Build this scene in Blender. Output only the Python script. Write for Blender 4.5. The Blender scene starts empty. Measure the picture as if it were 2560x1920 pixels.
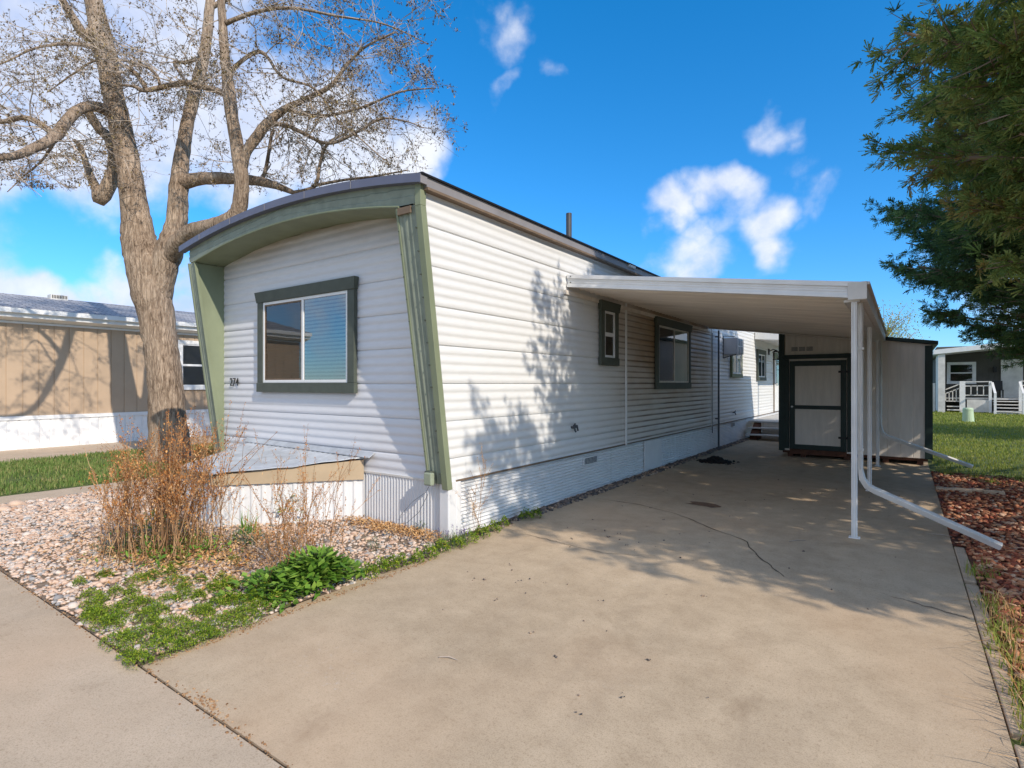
import bpy, math, random
import numpy as np
from mathutils import Vector
random.seed(7); rng = np.random.default_rng(7)
SC = bpy.context.scene; COL = SC.collection
R = math.radians
# ------------------------------------------------------------------ camera geometry
YAW = R(35.3); H = 1.55; FPX = 1385.0
SY, CY = math.sin(YAW), math.cos(YAW)
def P(u, v, t):
    """world point at forward distance t seen in direction (u, v) of the 2560x1920 view"""
    a = (u-1280)/FPX; b = (960-v)/FPX
    return Vector((t*(-SY+CY*a), t*(CY+SY*a), H+t*b))
def PG(u, v, z=0.0):
    return P(u, v, FPX*(H-z)/(v-960))

# ------------------------------------------------------------------ materials
def new_mat(name):
    m = bpy.data.materials.new(name); m.use_nodes = True
    nt = m.node_tree; nt.nodes.clear()
    out = nt.nodes.new('ShaderNodeOutputMaterial'); b = nt.nodes.new('ShaderNodeBsdfPrincipled')
    nt.links.new(b.outputs[0], out.inputs[0])
    return m, nt, b, out
def N(nt, t, **kw):
    n = nt.nodes.new(t)
    for k, v in kw.items(): setattr(n, k, v)
    return n
def L(nt, a, b): nt.links.new(a, b)
def math_(nt, op, a, b=None, c=None, clamp=False):
    n = N(nt, 'ShaderNodeMath', operation=op); n.use_clamp = clamp
    for i, x in enumerate((a, b, c)):
        if x is None: continue
        if isinstance(x, (int, float)): n.inputs[i].default_value = x
        else: L(nt, x, n.inputs[i])
    return n.outputs[0]
def ramp(nt, fac, stops, interp='LINEAR'):
    r = N(nt, 'ShaderNodeValToRGB'); cr = r.color_ramp; cr.interpolation = interp
    while len(cr.elements) < len(stops): cr.elements.new(0.5)
    for e, (p, c) in zip(cr.elements, stops):
        e.position = p; e.color = (c[0], c[1], c[2], 1)
    L(nt, fac, r.inputs[0]); return r.outputs[0]
def noise(nt, vec, scale, detail=4, rough=0.55, dist=0.0):
    n = N(nt, 'ShaderNodeTexNoise'); n.inputs['Scale'].default_value = scale
    n.inputs['Detail'].default_value = detail; n.inputs['Roughness'].default_value = rough
    n.inputs['Distortion'].default_value = dist
    if vec is not None: L(nt, vec, n.inputs['Vector'])
    return n.outputs[0]
def mixc(nt, fac, a, b, mode='MIX'):
    n = N(nt, 'ShaderNodeMix', data_type='RGBA', blend_type=mode)
    for i, x in ((0, fac), (6, a), (7, b)):
        if isinstance(x, (int, float)): n.inputs[i].default_value = x
        elif isinstance(x, tuple): n.inputs[i].default_value = (*x, 1)
        else: L(nt, x, n.inputs[i])
    return n.outputs[2]
def pos(nt, scale=None):
    g = N(nt, 'ShaderNodeNewGeometry').outputs['Position']
    if scale is None: return g
    m = N(nt, 'ShaderNodeMapping'); m.inputs['Scale'].default_value = scale
    L(nt, g, m.inputs[0]); return m.outputs[0]
def bump(nt, b, h, strength=0.3, dist=0.01):
    n = N(nt, 'ShaderNodeBump'); n.inputs['Strength'].default_value = strength
    n.inputs['Distance'].default_value = dist
    L(nt, h, n.inputs['Height']); L(nt, n.outputs[0], b.inputs['Normal'])
def simple(name, col, rough=0.6, var=0.12, scale=6.0, bmp=0.15, bscale=60.0, metal=0.0, spec=0.4, stretch=None):
    m, nt, b, o = new_mat(name)
    p = pos(nt, stretch)
    f = noise(nt, p, scale, 6, 0.6)
    lo = tuple(c*(1-var) for c in col); hi = tuple(min(1, c*(1+var)) for c in col)
    L(nt, ramp(nt, f, [(0.3, lo), (0.7, hi)]), b.inputs['Base Color'])
    b.inputs['Roughness'].default_value = rough; b.inputs['Metallic'].default_value = metal
    b.inputs['Specular IOR Level'].default_value = spec
    if bmp: bump(nt, b, noise(nt, p, bscale, 3), bmp, 0.004)
    return m
def island(name, stops, rough=0.8, trans=0.0, bmp=0.0, spec=0.25, extra=0.0, bscale=40):
    """colour picked per leaf / stone / needle island"""
    m, nt, b, o = new_mat(name)
    rnd = N(nt, 'ShaderNodeNewGeometry').outputs['Random Per Island']
    f = rnd
    if extra:
        n = noise(nt, pos(nt), 1.3, 3)
        f = math_(nt, 'ADD', math_(nt, 'MULTIPLY', rnd, 1-extra), math_(nt, 'MULTIPLY', math_(nt, 'MULTIPLY_ADD', n, 2.2, -0.6, clamp=True), extra), clamp=True)
    c = ramp(nt, f, stops)
    L(nt, c, b.inputs['Base Color']); b.inputs['Roughness'].default_value = rough
    b.inputs['Specular IOR Level'].default_value = spec
    if bmp: bump(nt, b, noise(nt, pos(nt), bscale, 4), bmp, 0.01)
    if trans:
        t = N(nt, 'ShaderNodeBsdfTranslucent'); L(nt, c, t.inputs[0])
        mx = N(nt, 'ShaderNodeMixShader'); mx.inputs[0].default_value = trans
        L(nt, b.outputs[0], mx.inputs[1]); L(nt, t.outputs[0], mx.inputs[2]); L(nt, mx.outputs[0], o.inputs[0])
    return m
M = {}
# white painted aluminium siding with grime on the ledges (dirt has its own patches along the wall)
def siding(name, base=(0.73, 0.73, 0.72), dirt_amt=1.0):
    m, nt, b, o = new_mat(name)
    g = pos(nt); s = N(nt, 'ShaderNodeSeparateXYZ'); L(nt, g, s.inputs[0])
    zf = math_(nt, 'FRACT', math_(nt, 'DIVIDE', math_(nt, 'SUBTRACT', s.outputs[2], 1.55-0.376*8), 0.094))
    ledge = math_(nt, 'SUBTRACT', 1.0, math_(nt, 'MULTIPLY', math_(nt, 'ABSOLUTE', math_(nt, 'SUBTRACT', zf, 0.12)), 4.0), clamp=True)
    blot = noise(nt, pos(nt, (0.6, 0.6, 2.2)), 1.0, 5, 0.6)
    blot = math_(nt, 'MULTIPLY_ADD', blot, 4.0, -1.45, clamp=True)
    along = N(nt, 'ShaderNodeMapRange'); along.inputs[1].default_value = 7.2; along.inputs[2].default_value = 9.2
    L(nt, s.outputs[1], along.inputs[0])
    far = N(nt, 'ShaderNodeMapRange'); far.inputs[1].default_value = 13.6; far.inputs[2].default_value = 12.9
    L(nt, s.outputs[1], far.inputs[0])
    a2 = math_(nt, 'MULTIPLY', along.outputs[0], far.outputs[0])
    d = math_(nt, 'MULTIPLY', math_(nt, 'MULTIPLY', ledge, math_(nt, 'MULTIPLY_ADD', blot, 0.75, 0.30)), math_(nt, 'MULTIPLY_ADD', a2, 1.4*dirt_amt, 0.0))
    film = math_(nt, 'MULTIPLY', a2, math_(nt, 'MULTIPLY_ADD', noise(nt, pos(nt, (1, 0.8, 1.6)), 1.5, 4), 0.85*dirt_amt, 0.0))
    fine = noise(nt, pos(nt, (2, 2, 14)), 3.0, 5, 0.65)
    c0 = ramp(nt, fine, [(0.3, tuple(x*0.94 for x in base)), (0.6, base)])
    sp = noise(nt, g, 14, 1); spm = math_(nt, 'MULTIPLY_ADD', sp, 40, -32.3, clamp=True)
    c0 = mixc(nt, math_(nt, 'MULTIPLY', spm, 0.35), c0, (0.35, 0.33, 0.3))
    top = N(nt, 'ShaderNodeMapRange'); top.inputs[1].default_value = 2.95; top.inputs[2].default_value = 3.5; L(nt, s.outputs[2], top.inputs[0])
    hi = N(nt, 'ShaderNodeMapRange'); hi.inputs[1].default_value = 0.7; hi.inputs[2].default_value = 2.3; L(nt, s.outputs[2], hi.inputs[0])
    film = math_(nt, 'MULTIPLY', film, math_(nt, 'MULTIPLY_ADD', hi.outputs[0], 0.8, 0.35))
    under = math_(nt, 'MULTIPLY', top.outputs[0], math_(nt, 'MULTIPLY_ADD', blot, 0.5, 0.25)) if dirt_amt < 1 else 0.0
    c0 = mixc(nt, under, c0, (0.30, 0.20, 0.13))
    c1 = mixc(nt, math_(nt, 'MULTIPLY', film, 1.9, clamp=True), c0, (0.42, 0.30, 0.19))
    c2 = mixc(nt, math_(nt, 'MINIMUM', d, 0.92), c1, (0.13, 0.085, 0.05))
    L(nt, c2, b.inputs['Base Color']); b.inputs['Roughness'].default_value = 0.42
    b.inputs['Specular IOR Level'].default_value = 0.35
    bump(nt, b, noise(nt, pos(nt, (0.5, 0.5, 3)), 1.6, 2), 0.5, 0.012)
    return m
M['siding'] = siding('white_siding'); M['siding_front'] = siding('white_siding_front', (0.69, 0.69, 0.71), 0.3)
M['skirt'] = simple('white_skirting', (0.72, 0.72, 0.72), 0.45, 0.05, 3, 0.0)
M['white'] = simple('white_paint', (0.78, 0.78, 0.77), 0.45, 0.06, 5, 0.06)
M['white_dirty'] = simple('weathered_white_paint', (0.66, 0.64, 0.60), 0.55, 0.18, 2.5, 0.1, stretch=(1, 6, 1))
M['pan'] = simple('carport_pan', (0.76, 0.69, 0.61), 0.55, 0.13, 1.3, 0.0, stretch=(0.6, 5, 1))
M['sage'] = simple('sage_green_paint', (0.215, 0.245, 0.155), 0.55, 0.12, 3, 0.12, stretch=(1, 1, 0.5))
M['sage_face'] = simple('weathered_sage_metal', (0.225, 0.255, 0.20), 0.5, 0.16, 7, 0.15)
M['trim'] = simple('dark_sage_trim', (0.075, 0.088, 0.070), 0.6, 0.12, 8, 0.2)
M['trim_pale'] = simple('olive_trim', (0.20, 0.22, 0.12), 0.6, 0.1, 8, 0.1)
M['darkgreen'] = simple('dark_green_paint', (0.010, 0.026, 0.021), 0.5, 0.2, 8, 0.15)
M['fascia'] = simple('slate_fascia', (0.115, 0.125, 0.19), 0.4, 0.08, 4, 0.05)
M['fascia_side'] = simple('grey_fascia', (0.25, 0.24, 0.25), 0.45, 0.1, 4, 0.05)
M['brownedge'] = simple('brown_edge', (0.17, 0.12, 0.08), 0.7, 0.2, 9, 0.1)
M['black'] = simple('black_metal', (0.012, 0.012, 0.013), 0.5, 0.2, 8, 0.1)
M['greymetal'] = simple('dark_grey_pipe', (0.07, 0.075, 0.085), 0.45, 0.15, 8, 0.1)
M['galv'] = simple('galvanised_sheet', (0.50, 0.53, 0.57), 0.42, 0.2, 5, 0.1, metal=0.35)
M['tanboard'] = simple('tan_board', (0.46, 0.355, 0.235), 0.8, 0.08, 6, 0.1)
M['wood'] = simple('stained_redwood', (0.10, 0.040, 0.022), 0.8, 0.35, 9, 0.3)
M['deckgrey'] = simple('deck_boards', (0.50, 0.49, 0.47), 0.7, 0.12, 5, 0.1)
M['interior'] = simple('dark_interior', (0.012, 0.012, 0.011), 0.8, 0.2, 4, 0)
M['screen'] = simple('insect_screen', (0.085, 0.075, 0.07), 0.7, 0.1, 3, 0)
M['blind'] = simple('blind_slats', (0.50, 0.60, 0.54), 0.6, 0.08, 5, 0)
M['blind_dark'] = simple('dark_green_blind', (0.10, 0.13, 0.09), 0.6, 0.15, 5, 0)  # dark green slats and backing of the small side window
M['reflection_curtain'] = simple('pale_reflection_curtain', (0.55, 0.66, 0.60), 0.7, 0.1, 2.0, 0, stretch=(1, 6, 0.4))  # pale panel colour painted in for a reflection in the large side window
M['tan_wall'] = simple('tan_panel_siding', (0.47, 0.345, 0.235), 0.75, 0.07, 2, 0.1)
M['shedwall'] = simple('grey_shed_panel', (0.74, 0.67, 0.59), 0.75, 0.08, 5, 0.25, stretch=(3, 3, 0.4))
M['farwall'] = simple('taupe_panel', (0.085, 0.08, 0.068), 0.8, 0.1, 4, 0.1)
M['number'] = simple('black_number', (0.01, 0.01, 0.012), 0.4, 0.1, 5, 0)
M['pedestal'] = simple('pale_green_plastic', (0.48, 0.60, 0.40), 0.5, 0.06, 5, 0.05)
M['acbox'] = simple('air_conditioner_case', (0.50, 0.50, 0.52), 0.5, 0.08, 5, 0.05)
M['amber'] = simple('frosted_lens', (0.30, 0.34, 0.25), 0.25, 0.1, 12, 0.1)
def glass(name, tint=(0.75, 0.82, 0.82), refl=0.16):
    m, nt, b, o = new_mat(name); nt.nodes.remove(b)
    tr = N(nt, 'ShaderNodeBsdfTransparent'); tr.inputs[0].default_value = (*tint, 1)
    gl = N(nt, 'ShaderNodeBsdfGlossy'); gl.inputs['Roughness'].default_value = 0.02
    n = N(nt, 'ShaderNodeBump'); n.inputs['Strength'].default_value = 0.05; n.inputs['Distance'].default_value = 0.02
    L(nt, noise(nt, pos(nt), 1.5, 2), n.inputs['Height']); L(nt, n.outputs[0], gl.inputs['Normal'])
    fr = N(nt, 'ShaderNodeFresnel'); fr.inputs[0].default_value = 1.5
    f = math_(nt, 'MULTIPLY_ADD', fr.outputs[0], 1.1, refl, clamp=True)
    mx = N(nt, 'ShaderNodeMixShader'); L(nt, f, mx.inputs[0]); L(nt, tr.outputs[0], mx.inputs[1]); L(nt, gl.outputs[0], mx.inputs[2])
    L(nt, mx.outputs[0], o.inputs[0]); return m
M['glass'] = glass('window_glass', refl=0.06); M['glass_sky'] = glass('window_glass_reflective', (0.7, 0.8, 0.8), 0.22)
# concrete
def concrete(name, c_lo, c_hi, stain=(0.20, 0.13, 0.075), seed=0.0):
    m, nt, b, o = new_mat(name)
    g = N(nt, 'ShaderNodeMapping'); g.inputs['Location'].default_value = (seed, seed, 0); L(nt, pos(nt), g.inputs[0]); g = g.outputs[0]
    big = noise(nt, g, 0.55, 5, 0.6, 0.4); mid = noise(nt, g, 5, 6, 0.7); fin = noise(nt, g, 140, 3, 0.7)
    c = ramp(nt, math_(nt, 'ADD', math_(nt, 'MULTIPLY', big, 0.55), math_(nt, 'MULTIPLY', mid, 0.45)), [(0.36, c_lo), (0.64, c_hi)])
    spk = ramp(nt, fin, [(0.36, (0.62, 0.60, 0.58)), (0.52, (1, 1, 1)), (0.70, (1.0, 1.0, 1.0)), (0.78, (1.0, 1.0, 1.0))])
    c = mixc(nt, 0.6, c, spk, 'MULTIPLY')
    agg = ramp(nt, noise(nt, g, 48, 4, 0.8), [(0.32, (0.72, 0.68, 0.64)), (0.47, (1, 1, 1)), (0.62, (1, 1, 1)), (0.75, (1.15, 1.14, 1.12))]); c = mixc(nt, 0.8, c, agg, 'MULTIPLY')
    tyre = N(nt, 'ShaderNodeMapping'); tyre.inputs['Scale'].default_value = (2.2, 0.22, 1); L(nt, g, tyre.inputs[0])
    ty = math_(nt, 'MULTIPLY_ADD', noise(nt, tyre.outputs[0], 1.3, 4, 0.6), 4, -2.0, clamp=True); c = mixc(nt, math_(nt, 'MULTIPLY', ty, 0.22), c, (0.30, 0.24, 0.18))
    pit = math_(nt, 'MULTIPLY_ADD', noise(nt, g, 22, 2, 0.5), -30, 7.6, clamp=True); c = mixc(nt, math_(nt, 'MULTIPLY', pit, 0.5), c, (0.15, 0.10, 0.07))
    blot = math_(nt, 'MULTIPLY_ADD', noise(nt, g, 1.1, 5, 0.65, 0.8), 5, -2.9, clamp=True)
    c = mixc(nt, math_(nt, 'MULTIPLY', blot, 0.5), c, stain)
    warm = math_(nt, 'MULTIPLY_ADD', noise(nt, g, 0.42, 3, 0.5), 5, -2.4, clamp=True); c = mixc(nt, math_(nt, 'MULTIPLY', warm, 0.35), c, (0.60, 0.40, 0.25))
    pale = math_(nt, 'MULTIPLY', math_(nt, 'MULTIPLY_ADD', noise(nt, g, 0.9, 2), 6, -3.6, clamp=True), math_(nt, 'MULTIPLY_ADD', noise(nt, g, 26, 4, 0.7), 8, -4.6, clamp=True))
    c = mixc(nt, math_(nt, 'MULTIPLY', pale, 0.5), c, (0.60, 0.58, 0.55))
    L(nt, c, b.inputs['Base Color']); b.inputs['Roughness'].default_value = 0.88; b.inputs['Specular IOR Level'].default_value = 0.2
    bump(nt, b, math_(nt, 'ADD', fin, math_(nt, 'MULTIPLY', mid, 0.8)), 0.35, 0.004)
    return m
M['drive'] = concrete('driveway_concrete', (0.42, 0.32, 0.215), (0.61, 0.48, 0.335))
M['walk'] = concrete('sidewalk_concrete', (0.47, 0.37, 0.265), (0.60, 0.475, 0.35), seed=7.3)
M['soil'] = simple('soil', (0.16, 0.115, 0.075), 0.95, 0.35, 6, 0.5, 30)
M['gravelbase'] = simple('gravel_bed_base', (0.22, 0.165, 0.12), 0.95, 0.4, 25, 0.6, 60)
M['mulchbase'] = simple('mulch_base', (0.13, 0.05, 0.03), 0.95, 0.45, 25, 0.6, 60)
M['lawnbase'] = simple('lawn_base', (0.105, 0.135, 0.035), 0.95, 0.45, 2.2, 0.6, 30)
M['crack'] = simple('crack_dirt', (0.065, 0.045, 0.03), 0.95, 0.5, 14, 0.2)
M['stone'] = island('river_pebbles', [(0.0, (0.20, 0.19, 0.19)), (0.10, (0.38, 0.37, 0.36)), (0.24, (0.60, 0.42, 0.30)), (0.5, (0.68, 0.50, 0.38)), (0.68, (0.44, 0.27, 0.18)), (0.8, (0.74, 0.62, 0.52)), (1.0, (0.52, 0.45, 0.40))], 0.75, bmp=0.3)
M['darkstone'] = island('dark_stones', [(0.0, (0.05, 0.045, 0.045)), (0.4, (0.14, 0.12, 0.11)), (0.8, (0.28, 0.21, 0.16)), (1.0, (0.5, 0.36, 0.25))], 0.8, bmp=0.3)
M['mulch'] = island('red_mulch', [(0.0, (0.10, 0.03, 0.022)), (0.3, (0.30, 0.09, 0.05)), (0.55, (0.42, 0.17, 0.085)), (0.8, (0.55, 0.28, 0.15)), (1.0, (0.50, 0.36, 0.26))], 0.9, bmp=0.3)
M['grass'] = island('lawn_grass', [(0.0, (0.10, 0.17, 0.02)), (0.4, (0.22, 0.28, 0.04)), (0.75, (0.36, 0.36, 0.08)), (1.0, (0.46, 0.38, 0.16))], 0.7, 0.25, extra=0.35)
M['grass_thin'] = island('thin_grass', [(0.0, (0.08, 0.16, 0.03)), (0.5, (0.17, 0.25, 0.06)), (0.8, (0.30, 0.30, 0.11)), (1.0, (0.42, 0.30, 0.17))], 0.7, 0.25, extra=0.35)  # thin greener grass of the left strip
M['clover'] = island('ground_cover_leaves', [(0.0, (0.06, 0.13, 0.015)), (0.5, (0.18, 0.28, 0.02)), (0.85, (0.33, 0.41, 0.03)), (1.0, (0.42, 0.45, 0.06))], 0.6, 0.25)
M['leaf'] = island('broad_leaves', [(0.0, (0.07, 0.17, 0.02)), (0.6, (0.17, 0.32, 0.04)), (1.0, (0.30, 0.44, 0.07))], 0.45, 0.2, spec=0.5)
M['dry'] = island('dry_stems', [(0.0, (0.16, 0.08, 0.035)), (0.5, (0.36, 0.20, 0.10)), (1.0, (0.52, 0.34, 0.19))], 0.85)
M['rust'] = island('rust_seed_heads', [(0.0, (0.30, 0.10, 0.035)), (0.5, (0.56, 0.24, 0.07)), (1.0, (0.68, 0.38, 0.15))], 0.85, 0.15)
M['straw'] = island('straw_litter', [(0.0, (0.38, 0.18, 0.06)), (0.5, (0.56, 0.31, 0.12)), (1.0, (0.66, 0.45, 0.24))], 0.9)
M['lavender'] = island('lavender_flower', [(0.0, (0.10, 0.06, 0.22)), (1.0, (0.20, 0.14, 0.36))], 0.8)
M['orangeflower'] = island('orange_petals', [(0.0, (0.75, 0.20, 0.01)), (1.0, (0.85, 0.32, 0.02))], 0.6, 0.2)
M['sagebrush'] = island('grey_green_leaves', [(0.0, (0.06, 0.10, 0.05)), (1.0, (0.20, 0.26, 0.15))], 0.7, 0.15)
M['bud'] = island('tree_buds', [(0.0, (0.09, 0.05, 0.025)), (0.5, (0.22, 0.145, 0.065)), (0.85, (0.34, 0.27, 0.11)), (1.0, (0.42, 0.27, 0.11))], 0.8, 0.1)
M['needle'] = island('conifer_needles', [(0.0, (0.05, 0.09, 0.03)), (0.3, (0.15, 0.24, 0.06)), (0.58, (0.29, 0.34, 0.09)), (0.78, (0.36, 0.26, 0.08)), (1.0, (0.46, 0.22, 0.08))], 0.6, 0.38, extra=0.6)
M['needle2'] = island('spruce_needles', [(0.0, (0.035, 0.085, 0.04)), (0.45, (0.10, 0.19, 0.065)), (0.8, (0.20, 0.31, 0.09)), (1.0, (0.34, 0.43, 0.15))], 0.6, 0.35, extra=0.5)
M['spring'] = island('spring_leaves', [(0.0, (0.20, 0.24, 0.03)), (0.5, (0.38, 0.38, 0.06)), (1.0, (0.50, 0.34, 0.06))], 0.7, 0.3)
def bark(name, cols, zs=1.2):
    m, nt, b, o = new_mat(name)
    p = pos(nt, (7, 7, zs)); n1 = noise(nt, p, 3.2, 8, 0.72, 0.6); n2 = noise(nt, pos(nt), 2.2, 4)
    v = N(nt, 'ShaderNodeTexVoronoi', feature='DISTANCE_TO_EDGE'); v.inputs['Scale'].default_value = 3.4
    wp = N(nt, 'ShaderNodeMix', data_type='VECTOR'); wp.inputs[0].default_value = 0.35
    nn = N(nt, 'ShaderNodeTexNoise'); nn.inputs['Scale'].default_value = 2.5; L(nt, p, nn.inputs[0])
    L(nt, p, wp.inputs[4]); L(nt, nn.outputs[1], wp.inputs[5]); L(nt, wp.outputs[1], v.inputs['Vector'])
    f = math_(nt, 'ADD', math_(nt, 'MULTIPLY', n1, 0.7), math_(nt, 'MULTIPLY', n2, 0.3))
    c = ramp(nt, f, [(0.36, cols[0]), (0.47, cols[1]), (0.62, cols[2])])
    cr = math_(nt, 'MULTIPLY', v.outputs[0], 6, clamp=True)
    c = mixc(nt, math_(nt, 'MULTIPLY_ADD', cr, -0.35, 0.35), c, cols[0])
    L(nt, c, b.inputs['Base Color']); b.inputs['Roughness'].default_value = 0.95; b.inputs['Specular IOR Level'].default_value = 0.1
    bump(nt, b, math_(nt, 'ADD', math_(nt, 'MULTIPLY', n1, 1.2), math_(nt, 'MULTIPLY', cr, 0.25)), 0.9, 0.045)
    return m
M['bark'] = bark('pale_furrowed_bark', [(0.10, 0.068, 0.045), (0.36, 0.265, 0.19), (0.60, 0.465, 0.345)])
M['bark2'] = bark('conifer_bark', [(0.04, 0.028, 0.02), (0.13, 0.09, 0.065), (0.24, 0.18, 0.14)])
M['twig'] = simple('twigs', (0.42, 0.345, 0.28), 0.9, 0.35, 4, 0)
M['twig_pale'] = simple('conifer_twigs', (0.27, 0.20, 0.15), 0.9, 0.3, 4, 0)
def shingle():
    m, nt, b, o = new_mat('grey_shingles')
    g = pos(nt, (1, 1, 1)); br = N(nt, 'ShaderNodeTexBrick'); br.offset = 0.5
    mp = N(nt, 'ShaderNodeMapping'); mp.inputs['Rotation'].default_value = (0, 0, R(90)); L(nt, pos(nt), mp.inputs[0])
    L(nt, mp.outputs[0], br.inputs[0]); br.inputs['Scale'].default_value = 1.0
    br.inputs['Brick Width'].default_value = 0.33; br.inputs['Row Height'].default_value = 0.14; br.inputs['Mortar Size'].default_value = 0.012
    br.inputs['Color1'].default_value = (0.50, 0.50, 0.52, 1); br.inputs['Color2'].default_value = (0.33, 0.33, 0.36, 1); br.inputs['Mortar'].default_value = (0.07, 0.07, 0.08, 1)
    c = mixc(nt, 0.5, br.outputs[0], ramp(nt, noise(nt, g, 7, 5, 0.7), [(0.3, (0.45, 0.45, 0.45)), (0.7, (1, 1, 1))]), 'MULTIPLY')
    L(nt, c, b.inputs['Base Color']); b.inputs['Roughness'].default_value = 0.9
    bump(nt, b, br.outputs[1], -0.5, 0.02); return m
M['shingle'] = shingle()

# ------------------------------------------------------------------ object helpers
ORG = {}
def finish(o, parent):
    if parent is not None:
        o.parent = parent; ORG[o.name] = ORG[parent.name]
    else: ORG[o.name] = Vector((0, 0, 0))
class MB:
    def __init__(s): s.v = []; s.f = []
    def quad(s, a, b, c, d):
        i = len(s.v); s.v += [a, b, c, d]; s.f.append((i, i+1, i+2, i+3))
    def box(s, x0, x1, y0, y1, z0, z1):
        s.hexa([(x0,y0,z0),(x1,y0,z0),(x1,y1,z0),(x0,y1,z0),(x0,y0,z1),(x1,y0,z1),(x1,y1,z1),(x0,y1,z1)])
    def hexa(s, p):
        i = len(s.v); s.v += [tuple(q) for q in p]
        for f in ((0,3,2,1),(4,5,6,7),(0,1,5,4),(1,2,6,5),(2,3,7,6),(3,0,4,7)): s.f.append(tuple(i+k for k in f))
    def fbox(s, O, ax, n, a0, a1, z0, z1, d0, d1):
        """box on a wall: ax = along wall, n = outward normal"""
        O = Vector(O); ax = Vector(ax); n = Vector(n); z = Vector((0, 0, 1))
        pts = [O+ax*a+n*d+z*zz for zz in (z0, z1) for a, d in ((a0, d0), (a1, d0), (a1, d1), (a0, d1))]
        s.hexa(pts)
    def beam(s, a, b, w, h, up=(0, 0, 1)):
        a = Vector(a); b = Vector(b); d = (b-a).normalized(); r = d.cross(Vector(up))
        if r.length < 1e-4: r = Vector((1, 0, 0))
        r.normalize(); u = r.cross(d).normalized()
        pts = [q+r*(i*w/2)+u*(j*h/2) for q in (a, b) for i, j in ((-1,-1),(1,-1),(1,1),(-1,1))]
        s.hexa(pts)
    def tube(s, pts, rad, n=8, cap=True, jit=0.0):
        pts = [Vector(p) for p in pts]
        if isinstance(rad, (int, float)): rad = [rad]*len(pts)
        base = len(s.v); prev = None
        for i, p in enumerate(pts):
            d = (pts[min(i+1, len(pts)-1)]-pts[max(i-1, 0)]).normalized()
            if prev is None:
                r = d.cross(Vector((0.31, 0.17, 0.93)));
                if r.length < 0.1: r = d.cross(Vector((1, 0, 0)))
            else: r = prev - d*prev.dot(d)
            r.normalize(); prev = r; u = d.cross(r)
            for k in range(n):
                a = 2*math.pi*k/n; rr = rad[i]*(1+(random.uniform(-jit, jit) if jit else 0))
                s.v.append(tuple(p+r*(math.cos(a)*rr)+u*(math.sin(a)*rr)))
        for i in range(len(pts)-1):
            for k in range(n):
                a = base+i*n+k; b = base+i*n+(k+1) % n
                s.f.append((a, b, b+n, a+n))
        if cap:
            s.f.append(tuple(base+k for k in range(n))[::-1]); e = base+(len(pts)-1)*n
            s.f.append(tuple(e+k for k in range(n)))
    def build(s, name, mat, parent=None, smooth=False, bevel=0.0):
        org = ORG[parent.name] if parent is not None else Vector((0, 0, 0))
        me = bpy.data.meshes.new(name)
        me.from_pydata([(v[0]-org[0], v[1]-org[1], v[2]-org[2]) for v in s.v], [], s.f); me.update()
        me.materials.append(mat)
        if smooth: me.polygons.foreach_set('use_smooth', [True]*len(me.polygons))
        o = bpy.data.objects.new(name, me); COL.objects.link(o); finish(o, parent)
        if bevel:
            m = o.modifiers.new('b', 'BEVEL'); m.width = bevel; m.segments = 2; m.limit_method = 'ANGLE'
        return o
def each(mb, name, mat, parent, **kw):
    """build every separate piece of a mesh as its own part"""
    par = list(range(len(mb.v)))
    def fd(i):
        while par[i] != i: par[i] = par[par[i]]; i = par[i]
        return i
    for f in mb.f:
        for k in f[1:]: par[fd(k)] = fd(f[0])
    g = {}
    for f in mb.f: g.setdefault(fd(f[0]), []).append(f)
    out = []
    for fs in g.values():
        ids = sorted({i for f in fs for i in f}); mp = {i: k for k, i in enumerate(ids)}; q = MB()
        q.v = [mb.v[i] for i in ids]; q.f = [tuple(mp[i] for i in f) for f in fs]; out.append(q.build(name, mat, parent, **kw))
    return out
def np_obj(name, V, F, mat, parent=None, smooth=False):
    org = ORG[parent.name] if parent is not None else Vector((0, 0, 0))
    V = (np.asarray(V, dtype=np.float32)-np.array(org, dtype=np.float32)); F = np.asarray(F, dtype=np.int32)
    k = F.shape[1]; me = bpy.data.meshes.new(name)
    me.vertices.add(len(V)); me.vertices.foreach_set('co', V.ravel())
    me.loops.add(F.size); me.loops.foreach_set('vertex_index', F.ravel())
    me.polygons.add(len(F)); me.polygons.foreach_set('loop_start', np.arange(0, F.size, k, dtype=np.int32))
    me.polygons.foreach_set('loop_total', np.full(len(F), k, dtype=np.int32))
    if smooth: me.polygons.foreach_set('use_smooth', [True]*len(F))
    me.update(calc_edges=True); me.validate(); me.materials.append(mat)
    o = bpy.data.objects.new(name, me); COL.objects.link(o); finish(o, parent); return o
def tag(o, label=None, cat=None, group=None, kind=None):
    if label: o['label'] = label
    if cat: o['category'] = cat
    if group: o['group'] = group
    if kind: o['kind'] = kind
    return o
def thing(name, loc, label, cat, group=None):
    o = bpy.data.objects.new(name, None); COL.objects.link(o); o.location = loc; o.empty_display_size = 0.2
    ORG[o.name] = Vector(loc); return tag(o, label, cat, group)
def copy_thing(root, loc, rz, sc, label):
    r = root.copy(); COL.objects.link(r); r.location = loc; r.rotation_euler = (0, 0, rz); r.scale = (sc, sc, sc); r['label'] = label
    ORG[r.name] = Vector(loc)
    for ch in list(root.children):
        c = ch.copy(); COL.objects.link(c); c.parent = r
    return r
def sheet(name, pts, z, mat, thick=0.0):
    b = MB(); n = len(pts); b.v = [(x, y, z) for x, y in pts]; b.f = [tuple(range(n))]
    if thick:
        b.v += [(x, y, z-thick) for x, y in pts]
        for i in range(n): b.f.append((i, i+n, (i+1) % n+n, (i+1) % n))
    return tag(b.build(name, mat), kind='structure')

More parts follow.
